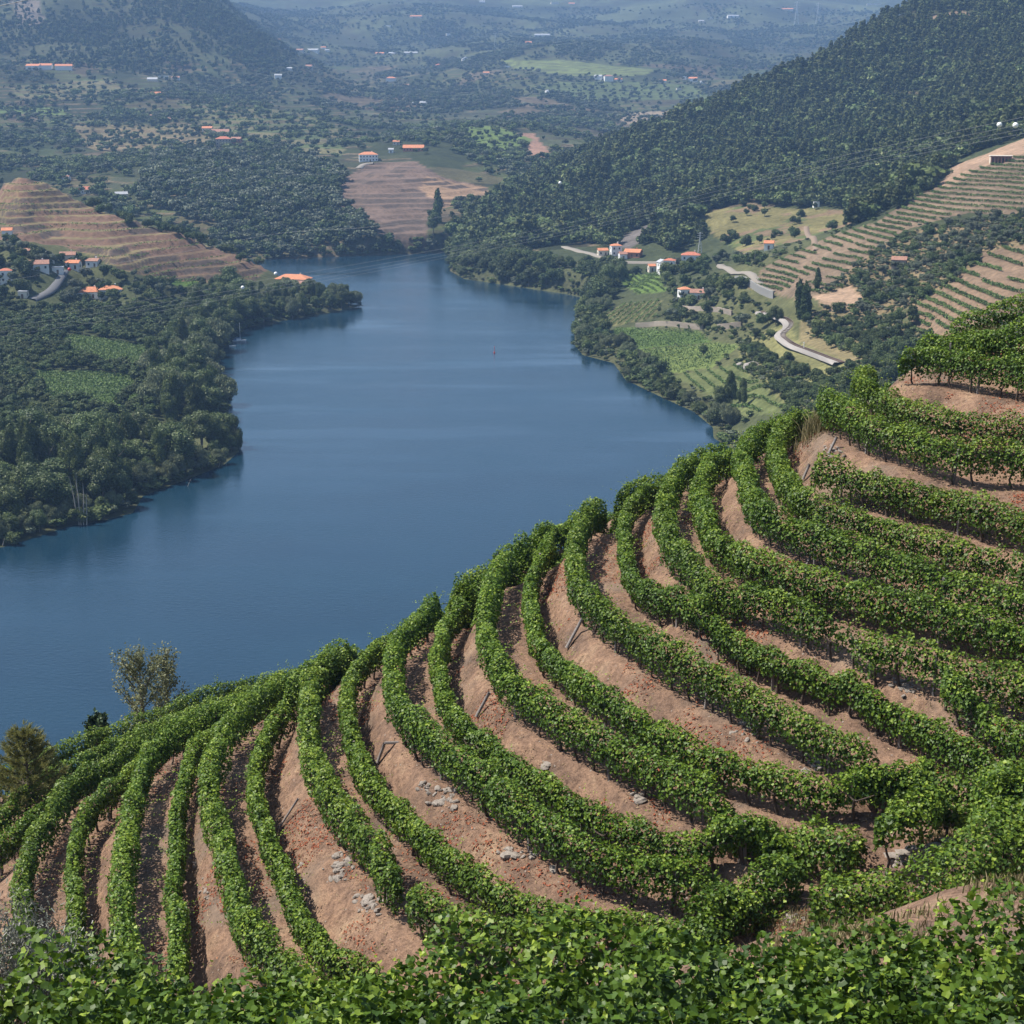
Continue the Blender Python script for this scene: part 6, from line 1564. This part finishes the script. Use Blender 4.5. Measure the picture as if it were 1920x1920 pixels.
tufts('dry_grass', [(1400 + 12 * i + rng.normal(0, 8), 1745 + rng.normal(0, 22)) for i in range(26)] + [(1320 + 9 * i, 1735 + rng.normal(0, 18)) for i in range(9)] + [(1770 + rng.normal(0, 25), 1590 + rng.normal(0, 15)) for _ in range(10)] + [(1890 + rng.normal(0, 20), 1650 + rng.normal(0, 30)) for _ in range(14)], M_WEED, .19, 90, .34)
tufts('broom_shrub', [(1520 + rng.normal(0, 14), 795 + rng.normal(0, 14)) for _ in range(14)] + [(1840 + rng.normal(0, 14), 655 + rng.normal(0, 10)) for _ in range(8)], M_WEED, .8, 160, .25)

# =================================================================== TREES BY THE NEAR HILL
M_NEARPINE = leaf_mat('young_pine_needle', (0.075, 0.085, 0.025), (0.165, 0.170, 0.050), (0.270, 0.250, 0.090), trans=0.3, rough=0.6, rnd=0.05, spec=0.25)
def needle_pine(px, py_base, top_py, label):
    base = near_hit(px, py_base); d = base[1]; h = (CAM_Z + ray(px, top_py)[2] / ray(px, top_py)[1] * d) - base[2]
    root = thing('young_pine', label, 'pine tree', base)
    obj('trunk', MB().tube([(0, 0, -.1), (.03, 0, h * .5), (0, .03, h * .95)], [.09, .06, .015], 7).mesh('trunk', [M_TRUNK], True), root)
    br = MB(); V, T_ = [], []
    def tuft(p, d_, n, L_):
        dd = unit(rng.normal(0, .6, (n, 3)) + d_ * 1.1 + [0, 0, .25]); o_ = unit(np.cross(dd, rng.normal(0, 1, (n, 3)))) * .012
        s_ = p + rng.normal(0, .03, (n, 3)); l = L_ * rng.uniform(.6, 1.2, (n, 1))
        V.append(np.stack([s_ - o_, s_ + o_, s_ + dd * l + o_ * .4, s_ + dd * l - o_ * .4], 1).reshape(-1, 3)); T_.append(np.repeat(np.clip(rng.normal(.5, .22, n), 0, 1), 4))
    for lv in range(9):
        z = h * (0.12 + 0.82 * lv / 8); L_ = h * 0.40 * (1.02 - lv / 9) ** .8 + .1
        for b_ in range(6):
            a = b_ * math.pi / 3 + lv * .7 + rng.normal(0, .15); e = np.array([math.cos(a), math.sin(a), .35]); q = np.array([[0, 0, z], *[np.array([0, 0, z]) + e * L_ * k + [0, 0, .25 * L_ * k * k] for k in (.35, .7, 1.0)]])
            br.tube(q, [.025, .018, .012, .006], 4)
            for k in (.3, .45, .6, .75, .9, 1.02): tuft(np.array([0, 0, z]) + e * L_ * k + [0, 0, .25 * L_ * k * k], e, 26, .20 + .05 * (k > .9)); tuft(np.array([0, 0, z]) + e * L_ * k + rng.normal(0, .12, 3), e, 14, .18)
    for k in range(6): tuft(np.array([0, 0, h * (.9 + .02 * k)]), np.array([0, 0, 1.0]), 30, .22)
    obj('branches', br.mesh('branches', [M_TRUNK]), root)
    v = np.concatenate(V); obj('crown', make_mesh('crown', v, np.arange(len(v)).reshape(-1, 4), [M_NEARPINE], False, np.concatenate(T_)), root)
needle_pine(58, 1545, 1372, 'young yellow-green pine standing in the lowest vine rows at the left edge')

M_NEARLEAF = leaf_mat('grey_poplar_leaf', (0.10, 0.11, 0.048), (0.20, 0.21, 0.10), (0.31, 0.315, 0.175), trans=0.35, rough=0.5, rnd=0.05, spec=0.3)
M_NEARDARK = leaf_mat('dark_round_leaf', (0.020, 0.040, 0.016), (0.045, 0.075, 0.028), (0.09, 0.13, 0.05), trans=0.12, rough=0.5, rnd=0.05, spec=0.3)
def airy_tree(px, top_py, d, wpx, label, mat, n, leaf, sparse=True, low=0.1, name='poplar_tree', seed=1, hmin=6.0):
    """a tree on the slope beyond the crest: trunk, rising limbs, loose leaf sprays"""
    r = np.random.default_rng(seed); 
    for d in np.arange(66, 110, 0.5):
        x = (px - 960) / FPX * d * 1.03; g = float(near_z(x, d))
        if CAM_Z + ray(px, top_py)[2] / ray(px, top_py)[1] * d - g >= hmin: break
    g = g; top = CAM_Z + ray(px, top_py)[2] / ray(px, top_py)[1] * d; h = max(top - g, hmin)
    root = thing(name, label, 'tree', (x, d, top - h)); W = wpx / FPX * d * .5
    tr = MB(); tr.tube([(0, 0, -.5), (.1, 0, h * .5), (0, .1, h * .93)], [.13, .09, .015], 7); obj('trunk', tr.mesh('trunk', [M_TRUNK], True), root)
    lm = MB(); C = []
    for i in range(34):                       # rising limbs, each ending in a loose spray of leaves
        z0 = h * (low + (.92 - low) * (i + r.uniform(0, 1)) / 34); a = i * 2.4 + r.normal(0, .3); f_ = (z0 / h - low) / (1 - low)
        L_ = W * (0.45 + 0.75 * math.sin(math.pi * min(1, .25 + .75 * f_))) * r.uniform(.65, 1.1); rise = min(L_ * r.uniform(.9, 1.9), h * 1.02 - z0)
        q = np.array([[.05, .03, z0], [math.cos(a) * L_ * .5, math.sin(a) * L_ * .5, z0 + rise * .45], [math.cos(a) * L_, math.sin(a) * L_, z0 + rise]])
        lm.tube(q, [.04, .025, .008], 5)
        k = r.uniform(.25, 1.08, n // 34)[:, None]; P = (1 - k) ** 2 * q[0] + 2 * k * (1 - k) * q[1] + k * k * q[2]
        C.append(P + r.normal(0, 1, P.shape) * W * np.array([.10, .10, .16]))
    C.append(r.normal(0, 1, (n // 20, 3)) * [W * .12, W * .12, h * .05] + [0, 0, h * .95]); C = list(np.concatenate(C))
    obj('limbs', lm.mesh('limbs', [M_TRUNK]), root)
    C = np.array(C); m = len(C); nn = unit(r.normal(0, .7, (m, 3)) + [-.2, 0, .5]); a = unit(np.cross(nn, r.normal(0, 1, (m, 3)))); b = np.cross(nn, a); s_ = leaf * r.uniform(.6, 1.3, (m, 1))
    v = np.stack([C - a * s_ * .7, C - b * s_ * .45, C + a * s_ * .7, C + b * s_ * .45], 1).reshape(-1, 3)
    obj('crown', make_mesh('crown', v, np.arange(len(v)).reshape(-1, 4), [mat], False, np.repeat(np.clip(r.normal(.45, .22, m), 0, 1), 4)), root)
airy_tree(238, 1222, 92, 92, 'taller left tree of the airy pair rising behind the vineyard crest', M_NEARLEAF, 5600, .095, seed=3, hmin=7.5)
airy_tree(288, 1226, 95, 78, 'right tree of the airy pair rising behind the vineyard crest', M_NEARLEAF, 4800, .095, seed=4, hmin=7.5)
airy_tree(318, 1312, 88, 30, 'small dark sapling at the foot of the airy pair', M_NEARDARK, 1400, .13, seed=5, hmin=3)
airy_tree(150, 1346, 86, 46, 'small round dark tree right of the young pine, against the river', M_NEARDARK, 3600, .15, seed=6, low=.35, hmin=4)
airy_tree(30, 1392, 84, 60, 'grey-green bush tree behind the young pine at the left edge', M_OLIVE, 3000, .14, seed=8, low=.2, hmin=5)
airy_tree(4, 1405, 82, 40, 'grey bush at the left frame edge behind the young pine', M_OLIVE, 2000, .14, seed=9, low=.2, hmin=5)

# a wiry grey shrub between the nearest vines
M_GREYSH = leaf_mat('grey_shrub_leaf', (0.10, 0.105, 0.085), (0.19, 0.195, 0.165), (0.30, 0.30, 0.26), trans=0.1, rough=0.7, rnd=0.05, spec=0.2)
for px, py, lab in [(82, 1822, 'wiry grey shrub poking between the nearest vines, lower left'), (10, 1790, 'wiry grey shrub at the left frame edge among the nearest vines')]:
    P = at_d(px, py, 16.0); g = near_z(P[0], P[1]); root = thing('grey_shrub', lab, 'shrub', (P[0], P[1], g))
    n = 2600; C = rng.normal(0, 1, (n, 3)) * [.26, .26, .28] + [0, 0, P[2] - g]; dd = unit(rng.normal(0, .6, (n, 3)) + [0, 0, .7]); o_ = unit(np.cross(dd, rng.normal(0, 1, (n, 3)))) * .006
    obj('foliage', make_mesh('foliage', np.stack([C - o_, C + o_, C + dd * .06 + o_, C + dd * .06 - o_], 1).reshape(-1, 3), np.arange(n * 4).reshape(n, 4), [M_GREYSH], False, np.repeat(rng.random(n), 4)), root)['kind'] = 'stuff'
    st = MB()
    for _ in range(10): st.tube([(0, 0, 0), (rng.normal(0, .1), rng.normal(0, .1), (P[2] - g) * .6), (rng.normal(0, .25), rng.normal(0, .25), (P[2] - g) + rng.uniform(-.1, .25))], [.012, .009, .004], 4)
    obj('stems', st.mesh('stems', [M_BARK]), root)

# =================================================================== telling look-alike trees apart: by size, by what they stand beside, then counted from the left
MARKS = [(160,360,'the ridge bungalow'),(120,500,'the left village'),(190,555,'the low orange-roofed house'),(548,530,'the headland farmhouse'),(660,570,'the headland tip'),(449,640,'the sailing boat'),(155,720,'the bright pergola plot'),(215,660,'the green meadow strip'),
         (150,930,'the bare pale trunks'),(420,860,'the poplar point'),(320,880,'the leaning stake'),(20,1000,'the left frame edge'),(20,800,'the left frame edge'),(20,650,'the left frame edge'),(380,720,'the silvery willows'),(1155,475,'the station house'),(1243,508,'the white gabled house'),(1296,495,'the red-roofed terrace house'),(1290,562,'the house nearest the river'),
         (1170,590,'the slanting vineyard'),(1240,640,'the flat riverside field'),(1280,680,'the middle riverside field'),(1370,740,'the striped riverside field'),(1412,688,'the pale outcrop'),(1480,625,'the railway curve'),(1415,540,'the grey retaining wall'),(1507,598,'the dark conifer pair'),(1712,605,'the dark pine'),
         (1688,500,'the stone hut'),(1443,465,'the lone little house'),(1560,570,'the bare earth patch'),(1850,430,'the right frame edge'),(1860,480,'the upper terraces'),(850,480,'the far river bend'),(960,500,'the far right bank'),(1060,530,'the right bank curve'),(1100,640,'the silver shore spur'),(1340,800,'the near right shore'),(330,430,'the brown hill end'),(450,480,'the brown hill nose'),(1540,420,'the earth track')]
bpy.context.view_layer.update()
SKIP_NAMES = ('riverside_tree', 'headland_tree', 'orchard_tree', 'bank_tree', 'fringe_tree', 'olive_tree', 'slope_shrub', 'hill_tree', 'garden_tree', 'village_tree', 'ridge_tree')
SHORT = dict(riverside_tree={'poplar': 'tall poplar', 'broad': 'broad green tree', 'pale': 'pale willow'}, headland_tree={'green': 'green headland tree', 'pale': 'pale waterline willow', 'slim': 'slim poplar'}, orchard_tree={'dark': 'dark orchard tree'}, bank_tree={'dark': 'dark bank tree'},
             fringe_tree={'green': 'green shore tree', 'silvery': 'silvery willow', 'yellow-green': 'yellow-green bush', 'dark': 'dark shore bush'}, olive_tree={'grey-green': 'grey olive tree', 'dark': 'dark gully shrub'}, slope_shrub={'dark': 'dark slope shrub', 'yellowish': 'yellowish slope shrub', 'small': 'small slope tree'},
             hill_tree={'small': 'round hillside tree'}, garden_tree={'garden': 'green garden tree'}, village_tree={'dark': 'dark village tree', 'grey': 'grey olive tree'}, ridge_tree={'dark': 'dark ridge tree'})
byl = {}
for o in list(scene.objects):
    st = o.name.split('.')[0]
    if o.parent is None and st in SHORT and 'label' in o:
        u, v = to_px(np.array(o.location))
        k = min(range(len(MARKS)), key=lambda i: (MARKS[i][0] - u) ** 2 + (MARKS[i][1] - v) ** 2)
        mx, my, ph = MARKS[k]
        dx, dy = u - mx, v - my
        rel = ('left of' if dx < 0 else 'right of') if abs(dx) > abs(dy) else ('above' if dy < 0 else 'below')
        if 'frame edge' in ph: rel = 'near'
        kind = SHORT[st].get(o['label'].split()[0]) or list(SHORT[st].values())[0]
        byl.setdefault((kind, rel, ph), []).append((float(u), o))
for (kind, rel, ph), L_ in byl.items():
    L_.sort(key=lambda a: a[0])
    for i, (u, o) in enumerate(L_):
        if len(L_) == 1: o['label'] = f'{kind} just {rel} {ph}'
        else: o['label'] = f'{kind} {rel} {ph}, {word(i + 1)} from the left there'
print('tris', sum(len(o.data.loops) - 2 * len(o.data.polygons) for o in scene.objects if o.type == 'MESH'), 'objects', len(scene.objects))
print('unique mesh tris', sum(len(m.loops) - 2 * len(m.polygons) for m in bpy.data.meshes))
